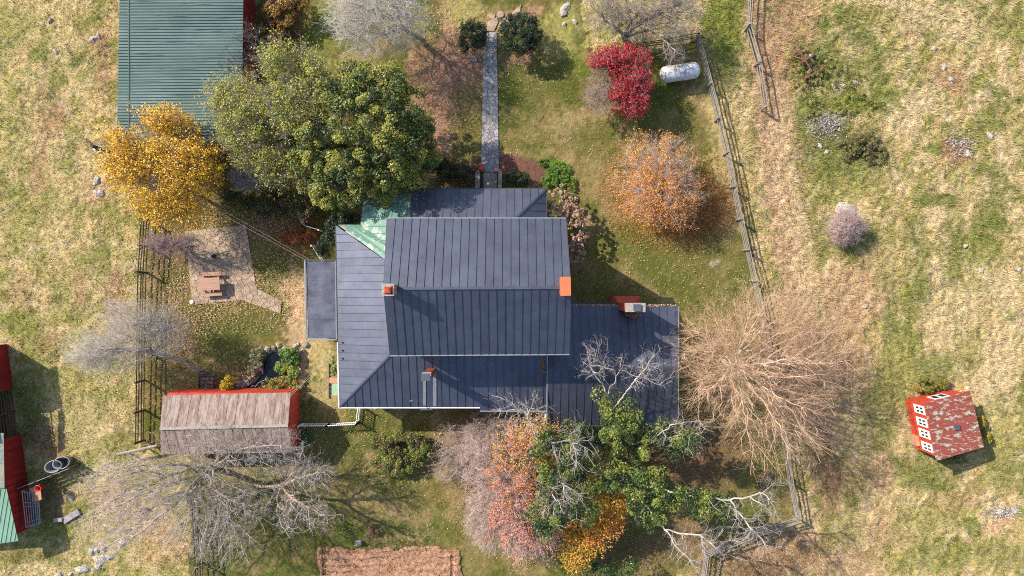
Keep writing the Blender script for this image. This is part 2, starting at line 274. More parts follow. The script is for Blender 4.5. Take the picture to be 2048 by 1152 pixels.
# (cx, cy, rx, ry, angle deg, colour, strength, edge noise)
PATCH = [
 (1455, 40, 55, 120, 0, 'lush', .95), (1440, 160, 40, 60, 0, 'green', .6), (1460, 300, 45, 160, -14, 'tan', .7), (1558, 330, 42, 420, -8, 'beige', .9), (1575, 420, 36, 260, -8, 'beige', .8), (1585, 60, 55, 130, 5, 'dirt', .55),
 (1530, 130, 12, 150, -8, 'brown', .35), (1590, 450, 26, 300, -9, 'straw', .75), (1640, 130, 60, 50, 20, 'green', .95), (1700, 210, 100, 34, -10, 'lush', .95), (1620, 260, 40, 110, 0, 'green', .75),
 (1655, 245, 45, 16, -12, 'rock', .55), (1650, 290, 45, 30, 0, 'brown', .4), (1700, 320, 90, 70, 0, 'green', .8), (1730, 290, 45, 40, 0, 'dark', .55), (1690, 380, 90, 30, 0, 'olive', .7),
 (1660, 470, 55, 60, 0, 'green', .6), (1730, 470, 60, 30, 20, 'green', .6), (1780, 520, 60, 60, 0, 'tan', .5), (1915, 300, 36, 30, 30, 'dirt', .75), (1900, 160, 50, 24, 30, 'dirt', .6), (1930, 60, 60, 30, -20, 'straw', .8),
 (1860, 40, 90, 30, -15, 'straw', .6), (1750, 30, 60, 30, 0, 'olive', .7), (1800, 250, 40, 40, 0, 'straw', .8), (2010, 50, 60, 40, 0, 'lush', .6), (1960, 250, 60, 30, -30, 'green', .7), (1980, 420, 30, 90, 25, 'green', .8),
 (1905, 560, 22, 190, 3, 'green', .8), (1840, 560, 14, 180, 0, 'green', .55), (1780, 640, 22, 130, -3, 'green', .8), (1815, 640, 10, 130, 0, 'lush', .7), (2000, 570, 50, 50, 0, 'straw', .8), (1960, 500, 60, 40, 40, 'lush', .6),
 (1700, 590, 80, 70, 0, 'beige', .8), (1640, 760, 110, 130, 0, 'beige', .6), (1600, 740, 90, 130, 0, 'pink', .45), (1700, 690, 60, 80, 0, 'pink', .35), (1900, 640, 60, 90, 10, 'straw', .8), (1990, 730, 50, 100, 10, 'straw', .85), (1940, 690, 30, 60, 0, 'olive', .6), (1860, 740, 60, 40, 0, 'green', .8),
 (1790, 760, 50, 90, 0, 'olive', .8), (1760, 850, 40, 70, 0, 'olive', .7), (1850, 950, 70, 40, 0, 'green', .8), (1990, 900, 40, 80, 0, 'olive', .7), (2020, 950, 50, 40, 0, 'green', .5), (1760, 940, 26, 40, 0, 'beige', .8), (1700, 960, 60, 60, 0, 'brown', .35),
 (1650, 930, 36, 130, -8, 'mulch', .6), (1760, 1060, 90, 50, 0, 'beige', .6), (1690, 1060, 60, 40, 0, 'olive', .5), (1860, 1030, 90, 40, -10, 'olive', .75), (1560, 1110, 110, 60, -15, 'pink', .6), (1480, 1140, 120, 40, 0, 'brown', .6),
 (1700, 1130, 70, 40, 0, 'beige', .7), (2000, 1052, 36, 18, -20, 'soilpale', .95), (2010, 1022, 40, 12, -10, 'rock', .6), (1880, 1110, 140, 40, -5, 'lush', .6), (2030, 1110, 60, 30, 0, 'green', .6), (1770, 1055, 10, 8, 0, 'dirt', .8), (1920, 1000, 60, 22, -20, 'dirt', .4),
 # lawn
 (910, 110, 48, 190, 8, 'pink', .8), (850, 150, 40, 90, -10, 'dirt', .75), (890, 230, 32, 110, 5, 'pink', .9), (930, 20, 40, 60, 0, 'olive', .85), (950, 130, 40, 50, 0, 'pink', .6), (925, 250, 34, 90, 0, 'lawn', .8), (940, 320, 30, 30, 0, 'lawn_g', .5),
 (1060, 20, 30, 16, -20, 'dirt', .85), (1030, 40, 24, 26, 0, 'dirt', .85), (1030, 120, 40, 20, 0, 'pink', .6), (1120, 60, 40, 60, 0, 'olive', .9), (1090, 160, 70, 40, 0, 'lawn_g', .7), (1150, 130, 30, 30, 0, 'lush', .4), (1130, 250, 60, 36, -10, 'lawn_t', .7),
 (1050, 260, 40, 80, 0, 'lawn_g', .45), (1180, 290, 50, 40, 0, 'lawn_g', .5), (1080, 310, 70, 20, 0, 'lawn_t', .45), (1300, 220, 60, 40, 0, 'lawn_g', .5), (1380, 260, 50, 40, 0, 'lawn', .6), (1190, 350, 40, 60, 0, 'lawn_t', .5),
 (620, 100, 60, 90, 20, 'green', .85), (650, 40, 26, 60, 0, 'lush', .5), (720, 170, 80, 60, 0, 'olive', .7), (560, 60, 50, 60, 0, 'brown', .8), (800, 40, 60, 40, 0, 'olive', .5),
 (1240, 480, 70, 50, 0, 'lawn_g', .6), (1330, 540, 80, 50, 0, 'lawn_g', .8), (1400, 500, 70, 40, 0, 'lawn', .6), (1430, 525, 12, 7, 0, 'rock', .7), (1440, 560, 60, 40, 0, 'lawn_g', .5), (1200, 600, 60, 30, 0, 'lawn_g', .5), (1450, 450, 24, 50, 0, 'lawn_t', .4),
 (1340, 400, 105, 75, 0, 'rust', .55), (1375, 420, 70, 45, 0, 'rust', .6), (1290, 400, 50, 50, 0, 'rust', .3), (1035, 330, 60, 20, 0, 'mulch', .95), (1075, 345, 24, 26, 0, 'mulch', .9), (930, 345, 60, 30, 0, 'mulch', .7), (1120, 345, 24, 26, 30, 'limeg', .5),
 (560, 440, 80, 40, 10, 'brown', .85), (600, 470, 60, 40, 0, 'rust', .5), (560, 530, 40, 45, 0, 'lawn_g', .85), (590, 590, 30, 60, 0, 'soilpale', .75), (600, 660, 36, 60, 0, 'soilpale', .7), (640, 700, 30, 50, 0, 'tan', .7), (605, 740, 14, 60, 0, 'soilpale', .8), (660, 780, 40, 60, 0, 'tan', .6),
 (430, 500, 100, 70, 0, 'lawn', .5), (340, 520, 40, 60, 0, 'brown', .45), (450, 660, 90, 50, 0, 'lawn_g', .85), (350, 700, 50, 80, 0, 'mulch', .35), (400, 640, 40, 20, 0, 'brown', .3), (320, 780, 40, 60, 0, 'lawn', .6), (510, 750, 50, 40, 0, 'brown', .7), (470, 800, 50, 30, 0, 'brown', .7),
 (640, 850, 60, 40, 0, 'lawn', .8), (660, 930, 70, 60, 0, 'lawn', .6), (780, 870, 90, 40, 0, 'lawn_g', .6), (790, 1020, 90, 40, 0, 'lawn_t', .5), (760, 1060, 80, 30, 0, 'lawn_g', .6), (840, 980, 60, 60, 0, 'lawn', .6), (890, 1060, 50, 30, 0, 'lawn_g', .6), (800, 1076, 80, 6, 0, 'lawn_t', .7), (560, 1060, 80, 60, 0, 'lawn_g', .6),
 (600, 1000, 70, 50, 0, 'lawn', .6), (570, 1000, 20, 16, 0, 'pink', .5), (930, 870, 60, 60, 0, 'brown', .8), (960, 960, 60, 60, 0, 'brown', .45), (970, 1110, 60, 50, 0, 'lawn', .6), (1300, 900, 160, 90, 0, 'brown', .75), (1420, 920, 110, 80, 0, 'brown', .7), (1530, 940, 50, 90, -8, 'lawn_g', .75), (1500, 970, 50, 40, 0, 'lawn', .6), (1535, 955, 9, 22, -8, 'pink', .6),
 (1350, 1080, 120, 50, 0, 'brown', .5), (1200, 1110, 90, 40, 0, 'brown', .5), (1340, 700, 60, 90, 0, 'lawn', .5), (930, 840, 60, 20, 0, 'lawn_g', .4),
 # pasture
 (80, 20, 90, 40, 0, 'tan', .4), (30, 50, 40, 40, 0, 'olive', .7), (85, 110, 16, 22, 0, 'green', .9), (155, 120, 16, 26, 0, 'green', .7), (200, 80, 22, 26, 0, 'dirt', .5), (210, 140, 24, 60, 0, 'dirt', .45), (110, 160, 20, 24, 0, 'green', .7), (105, 240, 30, 50, 20, 'dirt', .6), (90, 180, 26, 24, 0, 'brown', .25),
 (70, 240, 26, 30, 0, 'tan', .7), (30, 280, 30, 60, 0, 'olive', .5), (190, 380, 30, 40, 0, 'soilpale', .7), (75, 340, 22, 60, 0, 'dirt', .45), (200, 490, 20, 60, 0, 'green', .5), (120, 440, 50, 70, 0, 'tan', .5), (100, 390, 12, 26, 0, 'green', .5), (30, 460, 30, 60, 0, 'olive', .6), (110, 580, 20, 40, 0, 'green', .5), (160, 580, 16, 46, 0, 'dirt', .5), (40, 590, 26, 40, 0, 'rust', .3),
 (230, 580, 26, 60, 0, 'pink', .6), (240, 660, 26, 60, 0, 'pink', .55), (40, 650, 50, 40, 0, 'lush', .7), (80, 700, 40, 30, 0, 'green', .7), (90, 690, 30, 26, 0, 'dirt', .3), (150, 780, 60, 60, 0, 'olive', .6), (180, 840, 50, 60, 0, 'straw', .3), (60, 810, 30, 90, 10, 'green', .8), (85, 880, 50, 40, 0, 'brown', .6), (100, 905, 30, 14, 0, 'pink', .6),
 (110, 1010, 40, 60, 0, 'brown', .6), (120, 1060, 50, 26, 0, 'green', .7), (60, 1110, 60, 20, 0, 'lawn', .6), (230, 1000, 60, 40, 0, 'beige', .7), (280, 1040, 60, 40, 0, 'beige', .6), (200, 1060, 40, 26, 0, 'tan', .7), (300, 950, 60, 30, 0, 'green', .3), (210, 1120, 40, 20, 0, 'tan', .8), (60, 1140, 80, 12, 0, 'straw', .7), (330, 1100, 60, 50, 0, 'dirt', .4), (455, 1120, 60, 40, 0, 'lawn_g', .6), (480, 1010, 60, 50, 0, 'lawn_g', .4), (340, 920, 40, 20, 0, 'lawn', .5),
]
def groundcol(px, py):
    n1 = fbm(px / 60, py / 60, 1, 4); n2 = fbm(px / 22, py / 22, 5, 4); n3 = fbm(px / 7, py / 7, 9, 3, .7); n4 = vnoise(px / 2.2, py / 2.2, 3)
    wx = px + (n2 - .5) * 34 + (n3 - .5) * 16; wy = py + (fbm(px / 22, py / 22, 31, 4) - .5) * 34 + (vnoise(px / 5, py / 5, 8) - .5) * 12
    def mix(a, b, t): return a * (1 - t[:, None]) + b * t[:, None]
    one = np.ones(len(px))
    sm = lambda v, a, b: np.clip((v - a) / (b - a), 0, 1)
    past = mix(mix(C['tan'] * one[:, None], C['olive'], sm(n2, .42, .6)), C['straw'], sm(fbm(px / 30 + 50, py / 12, 14), .5, .72) * .7)
    past = mix(past, C['green'], sm(fbm(px / 40 + py / 90, py / 60, 21, 6, .7), .5, .74) * .75)
    lawn = mix(mix(C['lawn'] * one[:, None], C['lawn_g'], sm(n1, .45, .62)), C['lawn_t'], sm(fbm(px / 38, py / 38, 77, 5, .6), .52, .7) * .85)
    st = fbm(px / 16, py / 60, 41, 5, .6); dg = fbm((px * .8 + py * .5) / 14, (px * -.5 + py * .8) / 40, 44, 5, .6)
    fld = mix(mix(C['tan'] * one[:, None], C['straw'], sm(st, .42, .6)), C['olive'], sm(dg, .5, .66))
    fld = mix(fld, C['green'], sm(fbm(px / 50, py / 50, 49, 5, .65), .56, .7) * .85)
    # mowing lines of the lower east field
    row = np.abs(((px - (py - 600) * .06 + 8 * (fbm(py / 40, px / 400, 2, 3) - .5)) / 23.0) % 1 - .5) * 2
    rowm = sm(py + (n2 - .5) * 160, 420, 520) * sm(px, 1730, 1790)
    row2 = np.abs(((px * .35 + py + 16 * (fbm(px / 90, py / 60, 12, 3) - .5)) / 27.0) % 1 - .5) * 2
    c = past
    c = mix(c, lawn, pip(wx, wy, LAWN).astype(float)); c = mix(c, fld, pip(wx, wy, FIELD).astype(float))
    for (cx, cy, rx, ry, an, cn, s) in PATCH:
        ca, sa = math.cos(R(an)), math.sin(R(an)); dx = wx - cx; dy = wy - cy
        d = np.hypot((dx * ca + dy * sa) / rx, (-dx * sa + dy * ca) / ry)
        m_ = np.clip((1.15 - d) / .6 + (n3 - .5) * 1.2, 0, 1) * (d < 1.6)
        c = mix(c, C[cn], m_ * s)
    ff = pip(px, py, FIELD).astype(float) * sm(px, 1590, 1620)
    rg = .35 + 1.3 * fbm(px / 9, py / 30, 55, 4, .6)
    c = mix(c, C['dark'] * 1.25, sm(row * rg, .78, 1.1) * rowm * ff * sm(fbm(px / 70, py / 90, 58, 3), .46, .62) * .38)
    c = mix(c, C['straw'], sm(1 - row, .7, .95) * rowm * ff * .12)
    rg2 = .35 + 1.3 * fbm((px + py * .4) / 34, (py - px * .35) / 10, 56, 4, .6)
    c = mix(c, C['dark'] * 1.4, sm(row2 * rg2, .8, 1.15) * sm(-py + (n2 - .5) * 160, -440, -360) * ff * sm(fbm(px / 80, py / 60, 59, 3), .46, .62) * .35)
    pf = (1 - pip(px, py, LAWN).astype(float)) * (px < 300)
    c = mix(c, C['dark'] * 1.5, sm(fbm(px / 11, py / 26, 71, 4, .65), .58, .72) * pf * .45)
    tr = np.abs(np.abs(px - 1548 - (py - 100) * .16 + (n2 - .5) * 14) - 17); c = mix(c, C['dirt'], sm(6 - tr, 0, 5) * ff.clip(0, 1) * 0 + sm(7 - tr, 0, 6) * (py < 560) * (px > 1460) * (px < 1640) * .35)
    c = c * (1 + (n3 - .5)[:, None] * .5) * (1 + (n4 - .5)[:, None] * .4) * (1 + (vnoise(px / 1.1, py / 1.1, 19) - .5)[:, None] * .5)
    warm = (vnoise(px / 3.3, py / 3.3, 66) - .5)[:, None]
    return np.clip(c * (1 + warm * np.array([.18, .02, -.18])), .01, .8)
def groundz(px, py):
    f = pip(px, py, FIELD); l = pip(px, py, LAWN)
    amp = np.where(f, .24, np.where(l, .04, .15))
    z = amp * (fbm(px / 8, py / 8, 4, 4, .65) - .55) + np.where(f, .14, .03) * (fbm((px * .8 + py * .5) / 10, (px * -.5 + py * .8) / 26, 44, 3) - .5)
    return z - .03
dx = .13
xs = np.arange(-39.5, 39.5, dx); ys = np.arange(-23, 23, dx)
ext = np.array([.5, 1.5, 4, 10, 25, 60, 140, 320, 700])
xs = np.concatenate([xs[0] - ext[::-1], xs, xs[-1] + ext]); ys = np.concatenate([ys[0] - ext[::-1], ys, ys[-1] + ext])
X, Y = np.meshgrid(xs, ys); X = X.ravel(); Y = Y.ravel(); gpx = X * F / CAMZ + 1024; gpy = 576 - Y * F / CAMZ
gz = groundz(gpx, gpy)
def pond_mask(px, py): return pip(px, py, POND)
POND = [(528, 722), (534, 709), (545, 702), (556, 703), (563, 714), (556, 728), (549, 740), (562, 748), (552, 757), (538, 757), (530, 768), (515, 777), (503, 784), (491, 781), (497, 771), (510, 762), (518, 752), (528, 745), (526, 733)]
gz = np.where(pond_mask(gpx, gpy), -.5, gz)
nx_, ny_ = len(xs), len(ys); I = np.arange(nx_ * ny_).reshape(ny_, nx_)
Q = np.stack([I[:-1, :-1], I[:-1, 1:], I[1:, 1:], I[1:, :-1]], -1).reshape(-1, 4)
gc = groundcol(gpx, gpy)
ground = np_mesh('ground', np.stack([X, Y, gz], -1), quads=Q, mat=colmat('ground_turf', .95, 0, .1, .9, 26), col=gc, smooth=True)
tag(ground, kind='structure')
# keep-out for grass: buildings, path, patio
NOG = [[(966, 60), (995, 60), (1003, 380), (955, 380)], [(370, 462), (492, 450), (512, 578), (565, 600), (562, 626), (478, 600), (385, 610)], POND, [(636, 1092), (925, 1092), (930, 1200), (636, 1200)]]
def scatter_px(n):
    return RG.uniform(-30, 2078, n), RG.uniform(-30, 1182, n)
# grass blades
n = 700000
px, py = scatter_px(n)
dens = np.where(pip(px, py, FIELD), 1.0, np.where(pip(px, py, LAWN), .8, .9))
keep = RG.random(n) < dens
for p in NOG: keep &= ~pip(px, py, p)
px, py = px[keep], py[keep]; n = len(px)
base = np.stack([(px - 1024) * CAMZ / F, (576 - py) * CAMZ / F, groundz(px, py) - .01], -1)
fld = pip(px, py, FIELD); lwn = pip(px, py, LAWN)
ang = fbm(px / 24, py / 24, 90, 3) * 14 + RG.normal(0, .9, n)
hgt = np.where(fld, RG.uniform(.12, .34, n), np.where(lwn, RG.uniform(.05, .11, n), RG.uniform(.08, .2, n)))
clump = fbm(px / 8, py / 8, 61, 3, .6); hgt = hgt * (.4 + 1.2 * clump)
lean = RG.uniform(.5, 1.25, n)
d = np.stack([np.cos(ang) * np.sin(lean), np.sin(ang) * np.sin(lean), np.cos(lean)], -1) * hgt[:, None]
sd = np.stack([-np.sin(ang), np.cos(ang), np.zeros(n)], -1) * (np.where(lwn, .015, .02) * RG.uniform(.6, 1.3, n))[:, None]
V = np.stack([base - sd, base + sd, base + d], 1).reshape(-1, 3)
gcb = groundcol(px, py) * RG.uniform(.6, 1.45, (n, 1)) * (1 + RG.normal(0, .08, (n, 3)))
stw = RG.random(n) < .1; gcb[stw] = gcb[stw] * .4 + C['straw'] * .6
gr = np_mesh('grass', V, tris=np.arange(len(V)).reshape(-1, 3), mat=M['blade'], col=np.repeat(gcb, 3, 0))
tag(gr, 'dry and green grass covering the lawn and pastures', 'grass', kind='stuff')

# ------------------------------------------------------------------ leaves as quads
def leaf_quads(c, nrm, L, Wd, col, fold=0):
    n = len(c); a = rdir(n); u = unit(np.cross(nrm, a)); v = np.cross(nrm, u)
    L = np.broadcast_to(L, n)[:, None]; Wd = np.broadcast_to(Wd, n)[:, None]
    V = np.stack([c - u * L / 2, c - v * Wd / 2, c + u * L / 2, c + v * Wd / 2], 1).reshape(-1, 3)
    return V, np.arange(4 * n).reshape(-1, 4), np.repeat(col, 4, 0)
def pick(cols, n, jit=.15):
    cs = np.array([A(*c) for c in cols]); c = cs[RG.integers(0, len(cs), n)]
    return np.clip(c * RG.uniform(1 - jit, 1 + jit, (n, 1)), 0, .85)
# fallen leaves
LIT = [  # cx, cy, rx, ry, n, palette
 (430, 440, 130, 40, 2600, 'a'), (340, 600, 110, 110, 3600, 'a'), (470, 600, 130, 60, 2600, 'a'), (300, 740, 120, 110, 1800, 'a'), (560, 520, 60, 90, 1500, 'a'), (440, 540, 70, 70, 500, 'a'), (90, 880, 80, 90, 500, 'b'), (90, 760, 60, 60, 200, 'b'), (160, 560, 120, 160, 600, 'b'),
 (1345, 395, 130, 95, 5200, 'r'), (1380, 420, 80, 60, 2600, 'r'), (1300, 350, 90, 80, 1500, 'r'), (1230, 250, 160, 120, 500, 'b'), (880, 200, 60, 160, 900, 'p'), (900, 60, 70, 90, 500, 'p'), (1200, 520, 200, 120, 700, 'b'), (600, 450, 60, 60, 900, 'r'),
 (950, 850, 120, 60, 1500, 'r'), (1000, 960, 120, 110, 1500, 'r'), (1350, 900, 200, 110, 3200, 'd'), (1300, 1080, 200, 60, 1500, 'd'), (1600, 930, 60, 150, 1500, 'd'), (1550, 1110, 120, 50, 1500, 'd'), (800, 960, 160, 130, 900, 'b'), (680, 830, 110, 60, 500, 'b'), (420, 1000, 230, 140, 900, 'b'), (1500, 700, 130, 130, 900, 'd'), (1430, 530, 160, 100, 500, 'b'), (980, 250, 60, 120, 300, 'b'), (510, 740, 90, 50, 700, 'a'), (1030, 120, 90, 60, 400, 'p'), (330, 440, 160, 40, 900, 'y'), (560, 40, 60, 60, 700, 'r'), (550, 400, 120, 50, 900, 'y')]
PAL = dict(a=[(225, 190, 150), (205, 160, 120), (190, 140, 110), (230, 205, 175), (170, 120, 95), (215, 180, 110)], b=[(225, 205, 160), (215, 190, 130), (190, 150, 110)], r=[(190, 105, 45), (205, 130, 60), (165, 85, 45), (215, 165, 80), (140, 75, 45)],
           p=[(225, 190, 165), (210, 165, 135), (235, 210, 185)], d=[(150, 105, 75), (180, 135, 105), (120, 85, 65), (205, 165, 130), (150, 120, 110)], y=[(215, 160, 40), (200, 140, 50), (225, 185, 80)])
cs, cc = [], []
for cx, cy, rx, ry, k, pl in LIT:
    r_ = np.sqrt(RG.random(k)) ** 1.2; a_ = RG.uniform(0, 6.283, k)
    q = np.stack([cx + rx * 1.15 * r_ * np.cos(a_), cy + ry * 1.15 * r_ * np.sin(a_)], -1); cs.append(q); cc.append(pick(PAL[pl], k))
q = np.stack([RG.uniform(-20, 2060, 2600), RG.uniform(-20, 1170, 2600)], -1); cs.append(q); cc.append(pick(PAL['b'], 2600) * .8)
q = np.concatenate(cs); lc = np.concatenate(cc)
kp = ~pip(q[:, 0], q[:, 1], POND) & ~(pip(q[:, 0], q[:, 1], NOG[1]) & (RG.random(len(q)) < .7)); q = q[kp]; lc = lc[kp]
lz = np.maximum(groundz(q[:, 0], q[:, 1]) + .05, .05)
c3 = np.stack([(q[:, 0] - 1024) * CAMZ / F, (576 - q[:, 1]) * CAMZ / F, lz + RG.uniform(0, .03, len(q))], -1)
V, Qd, cl = leaf_quads(c3, unit(np.array([0, 0, 1.]) + RG.normal(0, .35, (len(q), 3))), RG.uniform(.05, .11, len(q)), RG.uniform(.035, .08, len(q)), lc)
tag(np_mesh('fallen_leaves', V, quads=Qd, mat=M['litter'], col=cl), 'fallen autumn leaves scattered over the lawn', 'leaves', kind='stuff')

# ------------------------------------------------------------------ trees
def segs_mesh(p0, p1, r0, r1, sides, col):
    n = len(p0); d = unit(p1 - p0); a = np.where(np.abs(d[:, 2:3]) > .9, np.array([[1., 0, 0]]), np.array([[0, 0, 1.]]))
    x = unit(np.cross(d, a)); y = np.cross(d, x); V = []
    for p, r in ((p0, r0), (p1, r1)):
        for k in range(sides):
            t = 2 * math.pi * k / sides; V.append(p + (x * math.cos(t) + y * math.sin(t)) * r[:, None])
    V = np.stack(V, 1).reshape(-1, 3); b = np.arange(n)[:, None] * 2 * sides; Q = []
    for k in range(sides): Q.append(np.concatenate([b + k, b + (k + 1) % sides, b + sides + (k + 1) % sides, b + sides + k], 1))
    return V, np.stack(Q, 1).reshape(-1, 4), np.repeat(col, 2 * sides, 0)
def spikes_mesh(p0, p1, r, col):
    n = len(p0); d = unit(p1 - p0); x = unit(np.cross(d, rdir(n))); y = np.cross(d, x); V = []
    for k in range(3):
        t = 2 * math.pi * k / 3; V.append(p0 + (x * math.cos(t) + y * math.sin(t)) * r[:, None])
    V.append(p1); V = np.stack(V, 1).reshape(-1, 3); b = np.arange(n)[:, None] * 4
    T = np.stack([np.concatenate([b + k, b + (k + 1) % 3, b + 3], 1) for k in range(3)], 1).reshape(-1, 3)
    return V, T, np.repeat(col, 4, 0)
def blob_pts(blobs, n, shell=.5):
    """blobs: (px, py, z, rx_px, ry_px, rz_m, weight)"""
    wt = np.array([b[6] if len(b) > 6 else b[3] * b[4] for b in blobs], float); wt /= wt.sum(); out = []; bi = []
    for i, b in enumerate(blobs):
        k = max(1, int(round(n * wt[i]))); c = np.array(P(b[0], b[1], b[2])); s = (CAMZ - b[2]) / F
        d = rdir(k); th = np.arctan2(d[:, 1], d[:, 0]); sd = float(RG.uniform(0, 99)); rag = .62 + .75 * fbm(np.cos(th) * 2.3 + sd, np.sin(th) * 2.3 + d[:, 2], 7, 3, .7)
        q = d * (RG.random(k) ** (1 / 3 * shell * 2) * rag)[:, None] * np.array([b[3] * s, b[4] * s, b[5]])
        out.append(c + q); bi.append(np.full(k, i))
    o = np.concatenate(out); o[:, 2] = np.maximum(o[:, 2], .15); return o, np.concatenate(bi)
def tree(name, label, base, fork, blobs, npts, bark, twigcol, limbs=(), bf=.35, r0=.008, tw=5, twl=(.3, .8), sub=2, cat='tree', rmax=.35, shell=.75, droop=0., leaves=None, group=None, twr=.006):
    """base, fork: (px,py,z); limbs: list of polylines [(px,py,z)...]; leaves: function(nodes,tips)->(V,Q,col)"""
    b = P(*base); root = empty(name, b, label, cat, group)
    N = [np.array(b)]; par = [-1]
    f = np.array(P(*fork))
    for t in (.33, .66, 1):
        q = N[0] * (1 - t) + f * t + (RG.normal(0, .08, 3) if t < 1 else 0); par.append(len(N) - 1); N.append(q)
    for pl in limbs:
        pts = [np.array(P(*p)) for p in pl]; st = np.array(N[3:]); dd = np.linalg.norm(st - pts[0], axis=1); cur = 3 + int(np.argmin(dd))
        if dd.min() > .05: par.append(cur); N.append(pts[0]); cur = len(N) - 1
        for a, c in zip(pts[:-1], pts[1:]):
            L = np.linalg.norm(c - a); k = max(1, int(L / .55))
            for j in range(1, k + 1):
                q = a + (c - a) * j / k + (RG.normal(0, .05, 3) if j < k else 0); par.append(cur); N.append(q); cur = len(N) - 1
    N = np.array(N); par = np.array(par); path = np.zeros(len(N))
    for i in range(1, len(N)): path[i] = path[par[i]] + np.linalg.norm(N[i] - N[par[i]])
    path[:3] = 1e3; path = path - path[3]; path[:3] = 1e3
    pts, _ = blob_pts(blobs, npts, shell)
    sk_ = N[3:]; dm = np.min(np.linalg.norm(pts[:, None, :] - sk_[None, ::max(1, len(sk_) // 60)], axis=2), axis=1); pts = pts[np.argsort(dm)]
    i = 0; bs = 48
    Nf = np.zeros((len(N) + len(pts), 3)); Nf[:len(N)] = N; pf = np.zeros(len(Nf)); pf[:len(N)] = path; pr = np.zeros(len(Nf), int); pr[:len(N)] = par; m = len(N)
    while i < len(pts):
        q = pts[i:i + bs]; D = np.sqrt(((q[:, None, :] - Nf[None, :m]) ** 2).sum(2)); cst = D + bf * pf[None, :m]
        j = cst.argmin(1); k = len(q); Nf[m:m + k] = q; pr[m:m + k] = j; pf[m:m + k] = pf[j] + D[np.arange(k), j]; m += k; i += k; bs = min(400, bs + 16)
    cnt = np.zeros(m); order = np.arange(m - 1, 0, -1); cnt[:] = 0; haschild = np.zeros(m, bool); haschild[pr[1:]] = True; cnt[~haschild] = 1
    for i in order: cnt[pr[i]] += cnt[i]
    rad = np.minimum(r0 * cnt ** .48, rmax)
    if droop: Nf[m - npts:, 2] -= 0
    k = np.arange(1, m); p1 = Nf[k]; p0 = Nf[pr[k]]
    # bend long segments: insert a jittered midpoint
    ln = np.linalg.norm(p1 - p0, axis=1); mid = (p0 + p1) / 2 + RG.normal(0, 1, p0.shape) * (ln * .07)[:, None]; mid[:, 2] += ln * .04
    ra, rb = rad[pr[k]], rad[k]; ra = np.minimum(ra, rb * 1.7); rm = (ra + rb) / 2
    S0 = np.concatenate([p0, mid]); S1 = np.concatenate([mid, p1]); RA = np.concatenate([ra, rm]); RB = np.concatenate([rm, rb])
    bk = np.array(A(*bark)); tk = np.array(A(*twigcol))
    thick = RA > .03
    for nm, msk, sides in (('trunk', thick, 6), ('branches', ~thick, 3)):
        if msk.any():
            t_ = np.clip((RA[msk] - .01) / .08, 0, 1)[:, None]; col = (tk * (1 - t_) + bk * t_) * RG.uniform(.75, 1.25, (msk.sum(), 1))
            V, Q_, c_ = segs_mesh(S0[msk], S1[msk], RA[msk], RB[msk], sides, col)
            o = np_mesh(nm, V, quads=Q_, mat=M['bark'], parent=root, col=c_, smooth=sides > 3)
            if nm == 'branches': o['kind'] = 'stuff'
    # twigs
    if tw:
        src = np.where((cnt < 25) & (np.arange(m) >= 4))[0]; s = np.repeat(src, tw)
        t = RG.random(len(s))[:, None]; st = Nf[s] * t + Nf[pr[s]] * (1 - t); dr = unit(Nf[s] - Nf[pr[s]])
        d_ = unit(dr * .7 + rdir(len(s)) * .75 + np.array([0, 0, .12 - droop])); ll = RG.uniform(*twl, len(s))[:, None]
        en = st + d_ * ll; A0, A1, RR = [st], [en], [np.full(len(s), twr)]
        for g in range(sub):
            t = RG.uniform(.3, .9, (len(s), 1)); s0 = st * (1 - t) + en * t; d2 = unit(d_ * .8 + rdir(len(s)) * .8 - np.array([0, 0, droop])); A0.append(s0); A1.append(s0 + d2 * ll * RG.uniform(.3, .7, (len(s), 1))); RR.append(np.full(len(s), twr * .75))
        A0 = np.concatenate(A0); A1 = np.concatenate(A1); RR = np.concatenate(RR)
        V, T, c_ = spikes_mesh(A0, A1, RR, tk * RG.uniform(.7, 1.3, (len(A0), 1)))
        o = np_mesh('twigs', V, tris=T, mat=M['bark'], parent=root, col=c_)
        o['kind'] = 'stuff'
        tips = A1
    else: tips = Nf[(~haschild)[:m] if False else np.where(~haschild[:m])[0]]
    if leaves is not None:
        V, Q_, c_ = leaves(Nf[4:m], tips)
        o = np_mesh('crown', V, quads=Q_, mat=M['leaf'], parent=root, col=c_); o['kind'] = 'stuff'
    return root
def lobes_leaves(lobes, n, size, pal, updir=.8, jit=.25, palf=None, hollow=.25, asp=.55):
    """lobes: array (k,4) centre+radius; leaves spread on the lobe shells"""
    k = len(lobes); li = RG.integers(0, k, n); d = rdir(n); d[:, 2] = np.abs(d[:, 2]) * .9 + d[:, 2] * .1 * 0 - .15
    r = lobes[li, 3] * RG.uniform(1 - hollow, 1.08, n); c = lobes[li, :3] + d * r[:, None] * np.array([1, 1, .8])
    nrm = unit(d * .5 + np.array([0, 0, updir]) + RG.normal(0, .45, (n, 3)))
    cs = np.array([A(*c_) for c_ in pal]); lobc = RG.random(k); t = np.clip(lobc[li] + RG.normal(0, .22, n), 0, .999)
    if palf is not None: t = np.clip(palf(c) + RG.normal(0, .15, n), 0, .999)
    col = cs[(t * len(cs)).astype(int)] * RG.uniform(1 - jit, 1 + jit, (n, 1))
    L = size * RG.uniform(.7, 1.3, n)
    return leaf_quads(c, nrm, L, L * asp, np.clip(col * 1.3, 0, .85))
